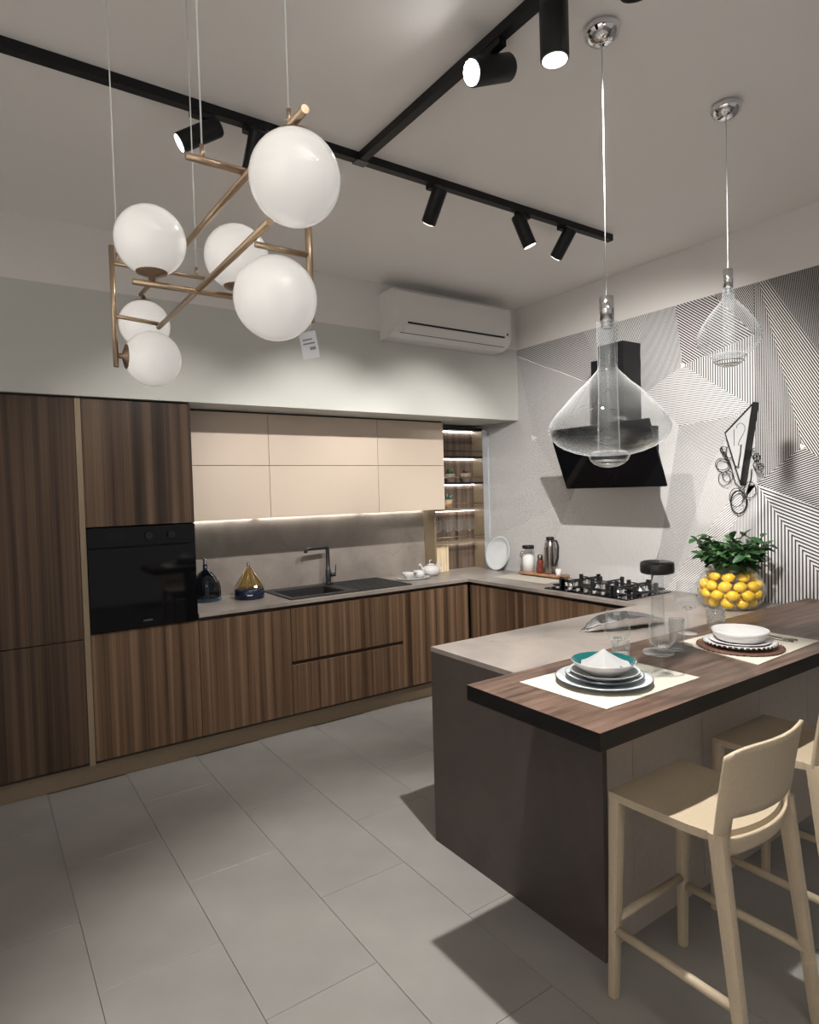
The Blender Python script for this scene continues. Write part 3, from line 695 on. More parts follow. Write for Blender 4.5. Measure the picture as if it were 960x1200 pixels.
tpz = thing('teapot', 'white porcelain teapot beside the oval tray', 'teapot', (3.06, 4.17, T))
cx, cy = 3.095, 4.2
part('body', MB().lathe([(0, 0), (.045, 0), (.068, .02), (.075, .045), (.066, .07), (.04, .086), (0, .088)], (cx, cy), 32, z0=T+.0005), M_porc, tpz)
part('spout', MB().tube([(cx-.06, cy, T+.045), (cx-.09, cy-.004, T+.062), (cx-.108, cy-.006, T+.095), (cx-.118, cy-.006, T+.104)], [.018, .012, .010, .012], 12), M_porc, tpz)
part('handle', MB().tube([(cx+.055, cy, T+.08), (cx+.085, cy, T+.105), (cx+.112, cy, T+.085), (cx+.105, cy, T+.05), (cx+.065, cy, T+.03)], .007, 10), M_porc, tpz)
ld = part('lid', MB().lathe([(0, .0885), (.036, .089), (.03, .098), (0, .102)], (cx, cy), 24, z0=T), M_porc, tpz)
part('lid_loop', MB().tube([(cx-.008, cy, T+.1), (cx-.012, cy, T+.125), (cx, cy, T+.132), (cx+.008, cy, T+.122)], .004, 8), M_porc, ld)
bd = thing('ribbed_board', 'pale wooden ribbed board standing in the lowest bay of the corner shelves', 'board', (3.3, 4.3, T))
for k in range(5):
    part('slat', box(3.232 + .0275*k, 3.257 + .0275*k, 4.302, 4.318, T+.001, 1.115, b=.002), M_pale, bd)
part('backing', box(3.230, 3.372, 4.3185, 4.325, T+.001, 1.115), M_pale, bd)
# ------------------------------------------------------------------ things on the shelves
def leaf_mesh(name, L, wd, mat, fold=.25, curl=.15):
    vs = [(0,0,0)]; prof = ((.25,.75),(.55,1.0),(.82,.6)); fs = []
    for t, k in prof: vs += [(-wd*k, L*t, fold*wd*k - curl*L*t*t), (0, L*t, -curl*L*t*t), (wd*k, L*t, fold*wd*k - curl*L*t*t)]
    vs.append((0, L, -curl*L))
    fs = [(0,2,1),(0,3,2),(1,2,5,4),(2,3,6,5),(4,5,8,7),(5,6,9,8),(7,8,10),(8,9,10)]
    me = bpy.data.meshes.new(name); me.from_pydata(vs, [], fs); me.materials.append(mat); me.update(); return me
def leaf(me, parent, pos, d, roll=0.0, s=1.0):
    o = bpy.data.objects.new('leaf', me); COL.objects.link(o); o.parent = parent
    d = Vector(d).normalized(); up = Vector((0, 0, 1)); sd = d.cross(up)
    if sd.length < 1e-3: sd = Vector((1, 0, 0))
    sd.normalize(); up = sd.cross(d)
    m = Matrix((sd, d, up)).transposed().to_4x4() @ Matrix.Rotation(roll, 4, 'Y')
    o.matrix_local = Matrix.Translation(Vector(pos) - root_off(parent)) @ m @ Matrix.Scale(s, 4)
def pot(c, z, r, h, mat, parent):
    return part('pot', MB().lathe([(0, .0005), (r*.78, .0005), (r, h), (r*.88, h), (r*.86, h*.86), (0, h*.86)], c, 24, z0=z), mat, parent)
def shelf_plant(c, z, r, h, pm_, lmes, n, lh, lbl, spread=1.0, rim=None):
    t = thing('potted_plant', lbl, 'plant', (c[0], c[1], z)); p = pot(c, z, r, h, pm_, t)
    if rim: part('rim', MB().lathe([(r*1.02, h*.55), (r*1.06, h*.6), (r*1.06, h*.7), (r*1.02, h*.72)], c, 24, z0=z), rim, p)
    part('stem', MB().tube([(c[0], c[1], z+h*.8), (c[0]+.003, c[1], z+h+lh*.5)], .003, 6), M_stem, t)
    for k in range(n):
        a = random.random()*2*PI; el = random.uniform(.1, 1.35); q = random.random()
        d = (math.cos(a)*math.cos(el)*spread, max(-.3, min(.3, math.sin(a)*math.cos(el)*.7)), math.sin(el))
        leaf(lmes, t, (c[0] + .012*math.cos(a), c[1] + .008*math.sin(a), z + h*.9 + lh*.5*q), d, random.uniform(-.5, .5), random.uniform(.75, 1.1)*(1 - .55*abs(Vector(d).normalized().y)))
LM_a = leaf_mesh('leaf_round', .035, .012, M_leaf2); LM_b = leaf_mesh('leaf_long', .07, .005, M_leaf3, curl=.3); LM_c = leaf_mesh('leaf_small', .03, .009, M_leafdark)
shelf_plant((3.425, 4.332), 1.656, .045, .075, M_pot, LM_a, 60, .055, 'small pale green plant in a taupe pot on the second shelf', rim=M_bronze)
shelf_plant((3.605, 4.332), 1.656, .046, .08, M_pot, LM_c, 30, .03, 'small plant with sparse dark leaves in a taupe pot', rim=M_bronze)
shelf_plant((3.40, 4.335), 1.427, .038, .08, M_potwood, LM_b, 46, .03, 'feathery blue-green plant in a wooden pot on the third shelf', 1.2)
def wineglass(c, z, s, label, group=None, name='wine_glass', rb=.046, hb=.11, hs=.09):
    t = thing(name, label, 'glass', (c[0], c[1], z), group)
    part('foot', MB().lathe([(0, .0005), (.036*s, .0005), (.037*s, .002), (.006*s, .006), (0, .006)], c, 28, z0=z), M_glass, t)
    part('stem', MB().lathe([(.006*s, .006), (.0035*s, .02), (.0035*s, hs*s), (.008*s, (hs+.006)*s)], c, 12, z0=z), M_glass, t)
    b = [(0, hs*s)] + [(rb*s*math.sin(min(a, 2.2)), hs*s + hb*s*.42*(1 - math.cos(a))) for a in (.35, .7, 1.05, 1.4, 1.75, 2.05)] + [(rb*s*.80, (hs+hb)*s)]
    part('bowl', MB().lathe(b, c, 32, z0=z), M_glass, t)
    part('rim', MB().tube([(c[0] + rb*s*.8*math.cos(2*PI*k/28), c[1] + rb*s*.8*math.sin(2*PI*k/28), z + (hs+hb)*s) for k in range(28)], .0009, 5, closed=True), M_glassrim, t)
    part('bowl_base', MB().lathe([(0, hs*s+.001), (.012*s, (hs+.004)*s), (.016*s, (hs+.012)*s), (.006*s, (hs+.016)*s), (0, (hs+.017)*s)], c, 16, z0=z), M_realglass, t)
    return t
for k in range(4):
    wineglass((3.272 + .121*k, 4.335), 1.142, .98, 'clear wine glass standing in the row on the lit corner shelf', 'wine glasses on the corner shelf', hb=.105, hs=.085)
# ------------------------------------------------------------------ hob side of the worktop
pl = solo('wall_plate', MB().lathe([(0, 0), (.09, 0), (.135, .012), (.15, .022), (.147, .026), (.132, .017), (.09, .006), (0, .005)], (0, 0), 48).xf(Matrix.Translation((3.70, 4.072, T+.148)) @ Matrix.Rotation(math.radians(-76), 4, 'Y')), M_porc2, 'large pale plate leaning upright against the wallpaper near the corner shelves', 'plate')
lowest = min(v.co.z for v in pl.data.vertices) + pl.location.z; pl.location.z += T + .001 - lowest
mxx = max(v.co.x for v in pl.data.vertices) + pl.location.x; pl.location.x += XR - .004 - mxx
m = MB(); 
m.box(3.40, 3.62, 3.23, 3.77, T+.0005, T+.003)
m.xf(Matrix.Translation((3.51, 3.5, 0)) @ Matrix.Rotation(.03, 4, 'Z') @ Matrix.Translation((-3.51, -3.5, 0)))
solo('cloth', m, M_linen, 'folded white cloth lying on the worktop before the chopping board', 'cloth')
cb = thing('chopping_board', 'reddish wooden chopping board carrying the jar and the flask', 'board', (3.69, 3.49, T))
zB = T + .026
part('board', box(3.632, 3.752, 3.29, 3.74, T+.008, zB, b=.004), M_board, cb)
for yy in (3.34, 3.69): part('foot', box(3.645, 3.74, yy-.012, yy+.012, T+.0005, T+.0078), M_board, cb)
jr = thing('storage_jar', 'glass jar of white salt with black lid on the chopping board', 'jar', (3.69, 3.675, zB))
jc = (3.693, 3.672)
part('glass', MB().lathe([(0, .0005), (.046, .0005), (.05, .005), (.05, .165), (.044, .175), (.044, .185)], jc, 32, z0=zB), M_glass_jar, jr)
part('contents', MB().lathe([(0, .003), (.046, .003), (.047, .12), (.03, .135), (0, .142)], jc, 28, z0=zB), M_salt, jr)
part('lid', MB().lathe([(0, .1855), (.046, .1855), (.048, .19), (.048, .208), (.045, .212), (0, .212)], jc, 28, z0=zB), M_black, jr)
part('wire_clip', MB().tube([(jc[0]-.03, jc[1]+.045, zB+.11), (jc[0]-.035, jc[1]+.06, zB+.13), (jc[0]-.03, jc[1]+.045, zB+.17)], .003, 6), M_steel, jr)
ml = thing('pepper_mill', 'small red-brown pepper mill with metal top on the chopping board', 'pepper mill', (3.69, 3.54, zB))
part('body', MB().lathe([(0, .0005), (.03, .0005), (.031, .02), (.022, .06), (.027, .085), (.022, .105), (0, .105)], (3.69, 3.54), 24, z0=zB), M_brownmill, ml)
part('cap', MB().lathe([(0, .1055), (.022, .106), (.024, .125), (.018, .145), (0, .15)], (3.69, 3.54), 24, z0=zB), M_steel, ml)
fk = thing('vacuum_flask', 'dark steel vacuum flask with curved handle on the chopping board', 'flask', (3.70, 3.435, zB))
fcx = (3.70, 3.44)
part('body', MB().lathe([(0, .0005), (.043, .0005), (.044, .01), (.042, .2), (.038, .262), (.030, .27), (0, .27)], fcx, 32, z0=zB), M_steel, fk)
part('lid', MB().lathe([(0, .2705), (.03, .271), (.034, .28), (.03, .29), (0, .292)], fcx, 24, z0=zB), M_blacksat, fk)
part('handle', MB().tube([(fcx[0]-.01, fcx[1]-.038, zB+.265), (fcx[0]-.01, fcx[1]-.075, zB+.262), (fcx[0]-.01, fcx[1]-.092, zB+.22), (fcx[0]-.01, fcx[1]-.085, zB+.13), (fcx[0]-.01, fcx[1]-.06, zB+.075), (fcx[0]-.01, fcx[1]-.040, zB+.07)], .0085, 10), M_blacksat, fk)
cn = thing('candle', 'small white candle on the chopping board beside the flask', 'candle', (3.66, 3.325, zB))
part('wax', MB().lathe([(0, .0005), (.02, .0005), (.02, .05), (.016, .052), (0, .048)], (3.66, 3.325), 20, z0=zB), M_salt, cn)
part('wick', MB().cyl((3.66, 3.325, zB+.048), (3.66, 3.325, zB+.058), .001, 6), M_ink, cn)
# hob
hb = thing('gas_hob', 'black glass gas hob with five burners below the cooker hood', 'hob', (3.47, 2.74, T))
hz = T + .007
part('glass_plate', box(3.24, 3.70, 2.40, 3.075, T+.0006, hz, b=.001), M_blackglass, hb)
burn = [(3.36, 2.55, .036), (3.58, 2.54, .042), (3.48, 2.755, .058), (3.38, 2.955, .042), (3.59, 2.955, .036)]
for (bx, by, br) in burn:
    b_ = part('burner', MB().lathe([(0, .0003), (br*1.25, .0003), (br*1.2, .010), (br, .014), (br*.98, .036), (0, .036)], (bx, by), 28, z0=hz), M_chrome, hb)
    part('burner_cap', MB().lathe([(0, .0362), (br*.86, .0362), (br*.9, .041), (br*.8, .045), (0, .046)], (bx, by), 28, z0=hz), M_blacksat, b_)
def grate(x0, x1, y0, y1, ctrs):
    m = MB(); g0, g1 = hz+.044, hz+.052; b = .004
    m.box(x0, x1, y0-b, y0+b, hz+.012, hz+.022); m.box(x0, x1, y1-b, y1+b, hz+.012, hz+.022); m.box(x0-b, x0+b, y0, y1, hz+.012, hz+.022); m.box(x1-b, x1+b, y0, y1, hz+.012, hz+.022)
    for (cx, cy) in ctrs:
        for dx, dy in ((1,0),(-1,0),(0,1),(0,-1)):
            ex = x1 if dx > 0 else x0; ey = y1 if dy > 0 else y0
            if dx: m.box(min(cx+dx*.030, ex), max(cx+dx*.030, ex), cy-.004, cy+.004, g0, g1)
            else: m.box(cx-.004, cx+.004, min(cy+dy*.030, ey), max(cy+dy*.030, ey), g0, g1)
    for (cx, cy) in ctrs:
        for px_, py_2 in ((x0, cy), (x1, cy), (cx, y0), (cx, y1)): m.box(px_-.010, px_+.010, py_2-.010, py_2+.010, hz+.0003, g1+.012)
    part('grate', m, M_iron, hb)
grate(3.30, 3.67, 2.43, 2.635, [(3.36, 2.55), (3.58, 2.54)]); grate(3.36, 3.67, 2.655, 2.855, [(3.48, 2.755)]); grate(3.30, 3.67, 2.875, 3.045, [(3.38, 2.955), (3.59, 2.955)])
for k in range(5): part('knob', MB().lathe([(0, .0003), (.016, .0003), (.017, .004), (.014, .02), (.012, .022), (0, .022)], (3.272, 2.60 + .068*k), 20, z0=hz), M_chrome, hb)

# ------------------------------------------------------------------ things on the peninsula
# lemon bowl with greenery
LX, LY = 3.47, 1.885
gb = solo('glass_bowl', MB().lathe([(0, .001), (.09, .001), (.13, .012), (.162, .05), (.174, .095), (.170, .14), (.150, .18), (.128, .205), (.124, .225)], (LX, LY), 48, z0=T), M_glass_jar, 'round clear glass bowl filled with lemons by the wallpapered wall', 'bowl')
lm = MB().lathe([(0, -.039), (.006, -.036), (.012, -.031), (.024, -.022), (.029, -.005), (.029, .006), (.023, .023), (.011, .032), (.006, .037), (0, .038)], (0, 0), 16)
lemon_me = mesh_of('lemon', lm, M_lemon, Vector())
lk = 0
for (z, R_, n) in ((.040, .108, 9), (.088, .137, 11), (.135, .133, 11), (.180, .098, 8)):
    for k in range(n):
        a = 2*PI*(k + .5*(lk % 2))/n; o = bpy.data.objects.new('lemon', lemon_me); COL.objects.link(o)
        o.location = (LX + R_*math.cos(a), LY + R_*math.sin(a), T + z); o.rotation_euler = (PI/2 + random.uniform(-.35, .35), random.uniform(-.3, .3), a + random.uniform(-.25, .25)); o.scale = [random.uniform(.93, 1.02)]*3
        tag(o, 'ripe yellow lemon packed inside the round glass bowl', 'lemon', 'lemons in the glass bowl')
    lk += 1
bq = thing('leafy_bouquet', 'dense bunch of dark green leaves growing out of the lemon bowl', 'plant', (LX, LY, T+.19))
part('stem_core', MB().lathe([(0, .19), (.06, .19), (.085, .225), (.09, .27), (.05, .31), (0, .315)], (LX, LY), 16, z0=T), M_leaf, bq)
LMs = [leaf_mesh('leaf_big', .075, .021, M_leaf, .3, .2), leaf_mesh('leaf_mid', .06, .019, M_leaf2, .3, .25), leaf_mesh('leaf_deep', .07, .02, pm('leaf_deep', (.02, .065, .02), .4), .3, .2)]
NLEAF = [0]; REST = MB()
def bleaf(me, p, d, roll, sc):
    NLEAF[0] += 1
    if NLEAF[0] <= 296: leaf(me, bq, p, d, roll, sc); return
    d = Vector(d).normalized(); up = Vector((0, 0, 1)); sd = d.cross(up).normalized(); up = sd.cross(d)
    m = Matrix.Translation(Vector(p)) @ Matrix((sd, d, up)).transposed().to_4x4() @ Matrix.Rotation(roll, 4, 'Y') @ Matrix.Scale(sc, 4)
    REST.add([m @ v.co for v in me.vertices], [list(f.vertices) for f in me.polygons])
for k in range(46):
    a = 2*PI*k/46 + random.uniform(-.1, .1); rr = random.uniform(.09, .19); zz = random.uniform(.27, .36) if k % 3 else random.uniform(.34, .415)
    tip = Vector((LX + rr*math.cos(a), LY + rr*1.08*math.sin(a), T + zz)); b0 = Vector((LX + .05*math.cos(a), LY + .05*math.sin(a), T + .22))
    if tip.x > XR - .03: tip.x = XR - .03
    mid = (b0 + tip)/2 + Vector((0, 0, .02))
    part('stem', MB().tube([b0, mid, tip], .0025, 5), M_stem, bq)
    for j in range(8):
        t_ = .35 + .65*j/7; p = b0.lerp(tip, t_) + Vector((0, 0, .02*(1 - abs(2*t_-1))))
        aa = a + random.uniform(-1.5, 1.5); el = random.uniform(-.35, .9)
        p.x = min(p.x, XR - .07)
        d = Vector((math.cos(aa)*math.cos(el), math.sin(aa)*math.cos(el), math.sin(el)))
        if p.x + d.x*.08 > XR - .008: d.x = -abs(d.x)*.3
        bleaf(random.choice(LMs), p, d, random.uniform(-.6, .6), random.uniform(.75, 1.1))
for k in range(64):
    a = 2*PI*k/64*5.2 + random.uniform(-.1, .1); zq = random.uniform(.236, .31); rq = .085 + .02*random.random()
    p = Vector((LX + rq*math.cos(a), LY + rq*math.sin(a), T + zq)); el = random.uniform(-.45, .5)
    bleaf(random.choice(LMs), p, (math.cos(a)*math.cos(el), math.sin(a)*math.cos(el), math.sin(el)), random.uniform(-.6, .6), random.uniform(.8, 1.05))
part('foliage', REST, LMs[2].materials[0], bq)['kind'] = 'stuff'
for k in range(14):
    a = random.random()*2*PI; rq = random.uniform(.06, .14); q_ = Vector((LX + rq*math.cos(a), LY + rq*math.sin(a), T + random.uniform(.28, .37)))
    part('bud', MB().lathe([(0, -.011), (.008, -.006), (.010, 0), (.007, .008), (0, .010)], (0, 0), 8).xf(Matrix.Translation(q_)), M_leaf2, bq)
# table lamp
tbl = thing('table_lamp', 'table lamp with clear glass column and flat black drum top', 'lamp', (2.142, 1.448, BT))
cxy = (2.142, 1.448)
part('glass_base', MB().lathe([(0, .0005), (.055, .0005), (.058, .004), (.055, .012), (.03, .018), (0, .02)], cxy, 32, z0=BT), M_glass, tbl)
part('glass_column', MB().lathe([(.034, .016), (.027, .06), (.023, .13), (.0215, .312)], cxy, 28, z0=BT), M_glass_jar, tbl)
part('drum_top', MB().lathe([(0, .309), (.053, .309), (.060, .313), (.062, .318), (.062, .347), (.059, .354), (.05, .357), (0, .355)], cxy, 40, z0=BT), M_blacksat, tbl)
part('centre_button', MB().lathe([(0, .3555), (.010, .3555), (.010, .358), (0, .3585)], cxy, 16, z0=BT), M_steel, tbl)
def tumbler(c, r, h, label, mat=None, cut=False):
    t = thing('tumbler', label, 'glass', (c[0], c[1], BT))
    part('wall', MB().lathe([(0, .0005), (r*.85, .0005), (r*.87, .006), (r, h), (r*.93, h), (r*.82, .01), (0, .01)], c, 32, z0=BT), mat or M_glass, t)
    part('rim', MB().tube([(c[0] + r*.965*math.cos(2*PI*k/28), c[1] + r*.965*math.sin(2*PI*k/28), BT + h) for k in range(28)], .0011, 5, closed=True), M_glassrim, t)
    if cut:
        for j in range(6):
            for k in range(16):
                a = 2*PI*(k + .5*(j % 2))/16; zz = .018 + j*.0125; rr = r*(.87 + .13*zz/h) + .0005
                part('facet', MB().lathe([(0, -.0045), (.0042, 0), (0, .0045)], (0, 0), 6).xf(Matrix.Translation((c[0] + rr*math.cos(a), c[1] + rr*math.sin(a), BT + zz))), M_realglass, t)
    return t
wineglass((1.885, 1.44), BT, 1.0, 'clear wine glass standing behind the bowl with the teal rim')
wineglass((1.905, 1.275), BT+.002, 1.0, 'clear wine glass standing on the placemat corner before the table lamp')
wineglass((2.53, 1.565), BT, 1.12, 'tall clear wine glass standing between the table lamp and the lemon bowl')
tumbler((2.235, 1.43), .03, .125, 'tall straight clear tumbler beside the table lamp')
tumbler((2.03, 1.535), .036, .06, 'short clear tumbler between the bowl and the silver dish')
tumbler((2.70, 1.535), .038, .092, 'cut-crystal tumbler before the lemon bowl', M_glass_jar, True)
# silver dish: long pod-shaped platter
m = MB(); NL = 24; ring = 12; vs = []; fs = []
A_, B_ = Vector((2.40, 2.015, 0)), Vector((2.86, 1.90, 0)); ax = (B_-A_).normalized(); sdv = Vector((-ax.y, ax.x, 0)); Ltot = (B_-A_).length
for i in range(NL+1):
    t_ = i/NL; wv = .085*math.sin(PI*min(1, max(0, t_)))**.6*(1 + .05*math.sin(t_*30)) + .002; hv = .055*math.sin(PI*t_)**.6 + .004
    for k in range(ring+1):
        a = -PI/2 + PI*k/ring; vs.append(A_ + ax*(Ltot*t_) + sdv*(wv*math.sin(a)) + Vector((0, 0, T + .002 + hv*(1 - math.cos(a)**.8 if math.cos(a) > 0 else 1))))
for i in range(NL):
    for k in range(ring): q = i*(ring+1)+k; fs.append((q, q+1, q+ring+2, q+ring+1))
m.add(vs, fs, True); nv = len(m.v)
m.add([p + Vector((0, 0, .003)) for p in vs], fs, True)
sd_ = thing('silver_dish', 'long pod-shaped polished silver dish lying on the stone worktop', 'dish', (2.63, 1.96, T))
part('dish', m, M_chrome, sd_)
part('stalk', MB().tube([A_ + Vector((.006, 0, T+.02)), A_ + ax*-.02 + Vector((0, 0, T+.014)), A_ + ax*-.035 + Vector((0, 0, T+.006))], [.008, .005, .003], 8), M_chrome, sd_)
part('foot', MB().lathe([(.0, .0004), (.05, .0004), (.05, .004), (0, .004)], ((A_.x+B_.x)/2, (A_.y+B_.y)/2), 20, z0=T), M_steel, sd_)
# place settings
def mat_(corners, label):
    m = MB().prism([(x, y, BT+.0004) for x, y in corners], (0, 0, .0022)); return solo('placemat', m, M_linen, label, 'placemat')
mat_([(1.478, 1.524), (1.486, 1.177), (1.972, 1.178), (1.966, 1.522)], 'cream linen placemat under the grey-rimmed plate stack')
mat_([(2.345, 1.497), (2.262, 1.133), (2.782, 1.150), (2.790, 1.490)], 'cream linen placemat under the white plate and brown charger')
zM = BT + .0028
def plate(c, r, z, name, label, mat, rim=None, h=.016, cat='plate'):
    t = thing(name, label, cat, (c[0], c[1], z))
    part('body', MB().lathe([(0, 0), (r*.62, 0), (r*.66, .003), (r*.97, h), (r, h+.002), (r*.985, h+.004), (r*.66, .008), (0, .007)], c, 48, z0=z), mat, t)
    if rim: part('rim_band', MB().lathe([(r*.985, h+.0042), (r*1.003, h+.0035), (r*1.003, h+.0005), (r*.995, h-.0005)], c, 48, z0=z), rim, t)
    return t
c1 = (1.69, 1.348)
plate(c1, .155, zM, 'dinner_plate', 'largest dark-rimmed plate lying at the bottom of the grey stack', M_porc2, M_navyrim)
pz = zM + .0085
t = plate((1.692, 1.347), .125, pz+.002, 'dinner_plate', 'middle grey-white plate in the stack under the teal bowl', M_porc2, M_navyrim, .017)
for k in range(9):
    a = 2*PI*k/9 + .3; part('brush_mark', MB().box(-.012, .012, -.003, .003, 0, .0008).xf(Matrix.Translation((1.692 + .108*math.cos(a), 1.347 + .108*math.sin(a), pz+.019)) @ Matrix.Rotation(a + .7, 4, 'Z') @ Matrix.Rotation(-.25, 4, 'Y')), M_navyrim, t)
plate((1.694, 1.346), .112, pz+.0115, 'side_plate', 'small deep plate directly under the teal-rimmed bowl', M_porc2, None, .02)
bo = thing('bowl', 'white porcelain bowl with teal inside on top of the plate stack', 'bowl', (1.684, 1.342, pz+.02))
cb_ = (1.684, 1.342); zb = pz + .0195
part('body', MB().lathe([(0, 0), (.045, 0), (.052, .006), (.085, .026), (.104, .048), (.1015, .049)], cb_, 48, z0=zb), M_porc, bo)
part('inside_glaze', MB().lathe([(.1015, .049), (.082, .0285), (.05, .010), (0, .008)], cb_, 48, z0=zb), M_teal, bo, 'dark teal glaze inside')
m = MB(); NS = 20; vs = []; fs = []
for i in range(7):
    q = i/6
    for k in range(NS):
        a = 2*PI*k/NS; rr = (.004 + .078*q)*(1 + .10*math.sin(5*a)*q); vs.append((cb_[0] + rr*math.cos(a)*1.05, cb_[1] + rr*math.sin(a)*.9, zb + .034 + .048*(1-q)**1.3 + .006*math.sin(7*a)*q))
for i in range(6):
    for k in range(NS): k2 = (k+1) % NS; fs.append((i*NS+k, i*NS+k2, (i+1)*NS+k2, (i+1)*NS+k))
fs.append(list(range(NS))); m.add(vs, fs, True)
solo('napkin', m, M_napkin, 'white napkin folded to a peak inside the teal bowl', 'napkin')
c2 = (2.455, 1.300)
chg = thing('charger', 'round brown woven charger under the white plates', 'charger', (c2[0], c2[1], zM))
part('disc', MB().lathe([(0, .0002), (.150, .0002), (.153, .003), (.150, .006), (0, .006)], c2, 48, z0=zM), M_wicker, chg)
for k in range(44):
    a = 2*PI*k/44; part('bead', MB().lathe([(0, -.005), (.0048, 0), (0, .005)], (0, 0), 8).xf(Matrix.Translation((c2[0] + .1535*math.cos(a), c2[1] + .1535*math.sin(a), zM+.0055))), M_wicker, chg)
z2 = zM + .0064
p2 = plate(c2, .128, z2, 'dinner_plate', 'white scalloped plate on the brown charger', M_porc, None, .018)
for k in range(40):
    a = 2*PI*k/40; part('rim_bead', MB().lathe([(0, -.005), (.0052, 0), (0, .005)], (0, 0), 8).xf(Matrix.Translation((c2[0] + .127*math.cos(a), c2[1] + .127*math.sin(a), z2+.0165))), M_porc, p2)
plate((2.46, 1.302), .110, z2+.0075, 'side_plate', 'small white plate between scalloped plate and white bowl', M_porc, None, .014)
zz = z2 + .0155
solo('serving_bowl', MB().lathe([(0, 0), (.07, 0), (.088, .008), (.1, .03), (.104, .044), (.101, .045), (.088, .018), (.06, .011), (0, .010)], (2.475, 1.308), 48, z0=zz), M_porc, 'plain white shallow bowl on top of the white plate', 'bowl')
def fork(x, y, rot, label, knife=False):
    t = thing('knife' if knife else 'fork', label, 'cutlery', (x, y, zM)); R4 = Matrix.Translation((x, y, zM)) @ Matrix.Rotation(rot, 4, 'Z')
    part('handle', MB().tube([(0, -.1, .004), (0, -.03, .004), (0, .03, .006)], [.004, .003, .0022], 8).xf(R4), M_steel, t)
    if knife: part('blade', MB().prism([(-.003, .03, .004), (.007, .035, .004), (.008, .09, .004), (0, .115, .004), (-.003, .11, .004)], (0, 0, .002)).xf(R4), M_steel, t)
    else:
        part('neck', MB().prism([(-.003, .03, .0045), (.003, .03, .0045), (.011, .055, .0045), (.011, .07, .0045), (-.011, .07, .0045), (-.011, .055, .0045)], (0, 0, .002)).xf(R4), M_steel, t)
        for k in range(4): part('tine', MB().box(-.0105 + .006*k, -.0075 + .006*k, .07, .11, .0045, .0065).xf(R4), M_steel, t)
fork(2.665, 1.30, .12, 'steel fork lying on the placemat beside the brown charger')
fork(2.705, 1.30, .05, 'steel knife lying on the placemat edge beside the fork', True)
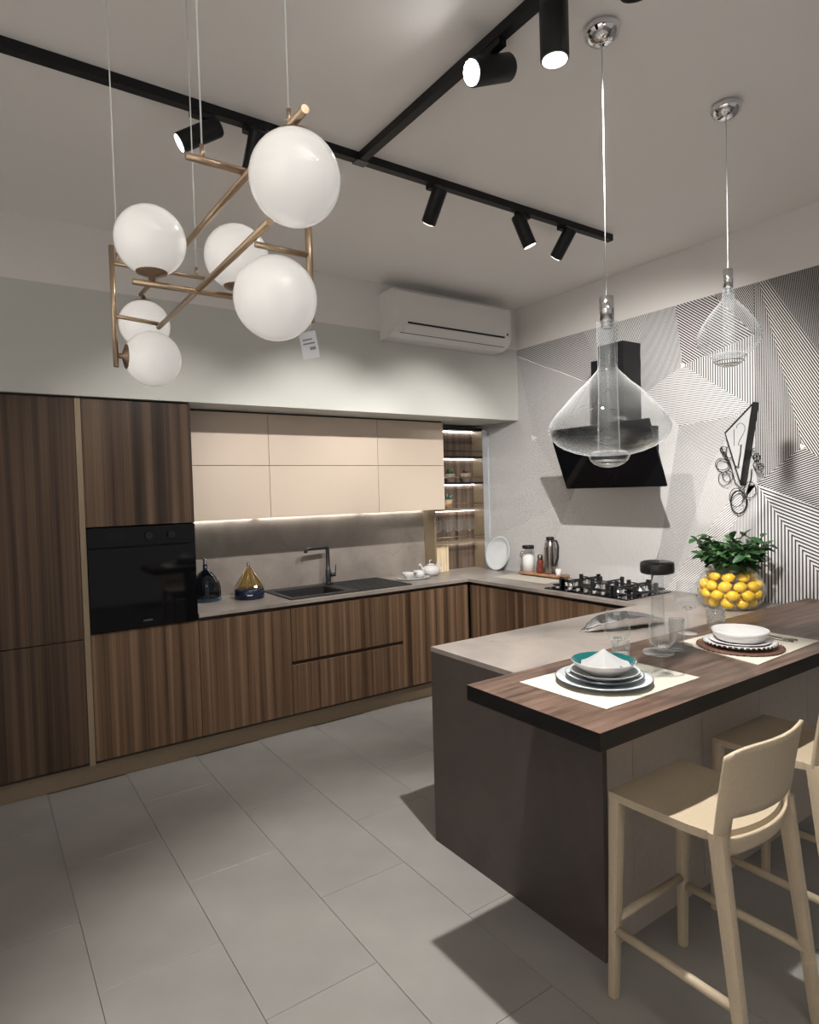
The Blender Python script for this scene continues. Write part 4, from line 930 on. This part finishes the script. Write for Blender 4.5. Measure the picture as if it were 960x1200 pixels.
# ------------------------------------------------------------------ bar stools
def stool(x, y, label):
    t = thing('bar_stool', label, 'stool', (x, y, 0), None)
    # seat: dished sheet with rounded front
    m = MB(); nx, ny = 13, 11; w0 = .19; d0, d1 = -.144, .190; zs_ = .65; vs = []; fs = []
    def sz(u, v): return zs_ - .010*(1 - u*u)*(1 - abs(v)) - .004*v + .012*max(0, -v - .4)**2
    for side in (0, 1):
        for j in range(ny):
            v = -1 + 2*j/(ny-1)
            for i in range(nx):
                u = -1 + 2*i/(nx-1)
                yy = (d0 + d1)/2 + (d1 - d0)/2*v; 
                if v < -.5: yy -= .043*(1-u*u)*(-v-.5)*2
                ww = w0*(1.0 if v > -.7 else 1 - .04*(-.7-v)/.3)
                vs.append((x + ww*u, y + yy, sz(u, v) - (.024 if side else 0)))
    def q(s, i, j): return s*nx*ny + j*nx + i
    for j in range(ny-1):
        for i in range(nx-1):
            fs.append((q(0,i,j), q(0,i+1,j), q(0,i+1,j+1), q(0,i,j+1))); fs.append((q(1,i,j), q(1,i,j+1), q(1,i+1,j+1), q(1,i+1,j)))
    for i in range(nx-1): fs.append((q(0,i,0), q(1,i,0), q(1,i+1,0), q(0,i+1,0))); fs.append((q(0,i,ny-1), q(0,i+1,ny-1), q(1,i+1,ny-1), q(1,i,ny-1)))
    for j in range(ny-1): fs.append((q(0,0,j), q(0,0,j+1), q(1,0,j+1), q(1,0,j))); fs.append((q(0,nx-1,j), q(1,nx-1,j), q(1,nx-1,j+1), q(0,nx-1,j+1)))
    m.add(vs, fs, False); part('seat', m, M_stool, t)
    def leg(a, b, ra, rb):
        a, b = Vector(a), Vector(b); vs = []
        for p, (rx, ry) in ((a, ra), (b, rb)):
            for k in range(12):
                an = 2*PI*k/12 + PI/12; cx_, sy_ = math.cos(an), math.sin(an); f_ = 1/max(abs(cx_), abs(sy_))**.55
                vs.append(p + Vector((rx*cx_*f_, ry*sy_*f_, 0)))
        return MB().add(vs, [[k for k in range(12)][::-1], [12+k for k in range(12)]] + [(k, (k+1) % 12, 12+(k+1) % 12, 12+k) for k in range(12)], False)
    for sx in (-1, 1):
        part('leg', leg((x + sx*.187, y + .186, 0), (x + sx*.172, y + .172, .632), (.014, .014), (.021, .02)), M_stool, t)
        part('leg', leg((x + sx*.193, y - .235, 0), (x + sx*.182, y - .152, .66), (.014, .016), (.0165, .024)), M_stool, t)
        zz = .215; part('stretcher', MB().tube([(x + sx*.184, y + .180, zz), (x + sx*.187, y - .208, zz)], .0135, 10), M_stool, t)
    part('stretcher', MB().tube([(x - .182, y + .180, .245), (x + .182, y + .180, .245)], .0135, 10), M_stool, t)
    part('apron', box(x - .172, x + .172, y + .160, y + .184, .595, .632), M_stool, t)
    # backrest: one curved shell rising from the rear legs, with an open slot above the seat
    n, nz = 20, 16; z0, z1 = .585, .905
    def pt(i, j, side):
        u = -1 + 2*i/n; f_ = j/nz; z = z0 + (z1 - z0)*f_
        W = .196 + .012*f_ - .030*max(0, .12 - f_)
        zt = z - (f_**4)*.022*(abs(u)**5)
        yy = -.146 - .15*(z - .64) - .046*(1 - u*u)
        return Vector((x + W*u, y + yy - (.010 if side else 0), zt + (.014*(1 - u*u) if j == 0 else 0)))
    open_ = lambda i, j: 2 <= i < n-2 and 3 <= j < 6
    cells = {(i, j) for i in range(n) for j in range(nz) if not open_(i, j)}
    vs = [pt(i, j, sd) for sd in (0, 1) for j in range(nz+1) for i in range(n+1)]; N = (n+1)*(nz+1); id_ = lambda i, j: j*(n+1)+i; fs = []
    for (i, j) in cells:
        a, b, c, d = id_(i, j), id_(i+1, j), id_(i+1, j+1), id_(i, j+1); fs.append((a, b, c, d)); fs.append((N+a, N+d, N+c, N+b))
        for (di, dj), (p, q2) in (((0,-1),(a,b)), ((1,0),(b,c)), ((0,1),(c,d)), ((-1,0),(d,a))):
            if (i+di, j+dj) not in cells: fs.append((p, N+p, N+q2, q2))
    part('backrest', MB().add(vs, fs, True), M_stool, t)
    return t
stool(1.765, 1.055, 'sand-coloured plastic bar stool drawn up beside the shade-darkened stone end panel')
stool(2.405, 1.09, 'sand-coloured plastic bar stool pushed in before the white plate setting')
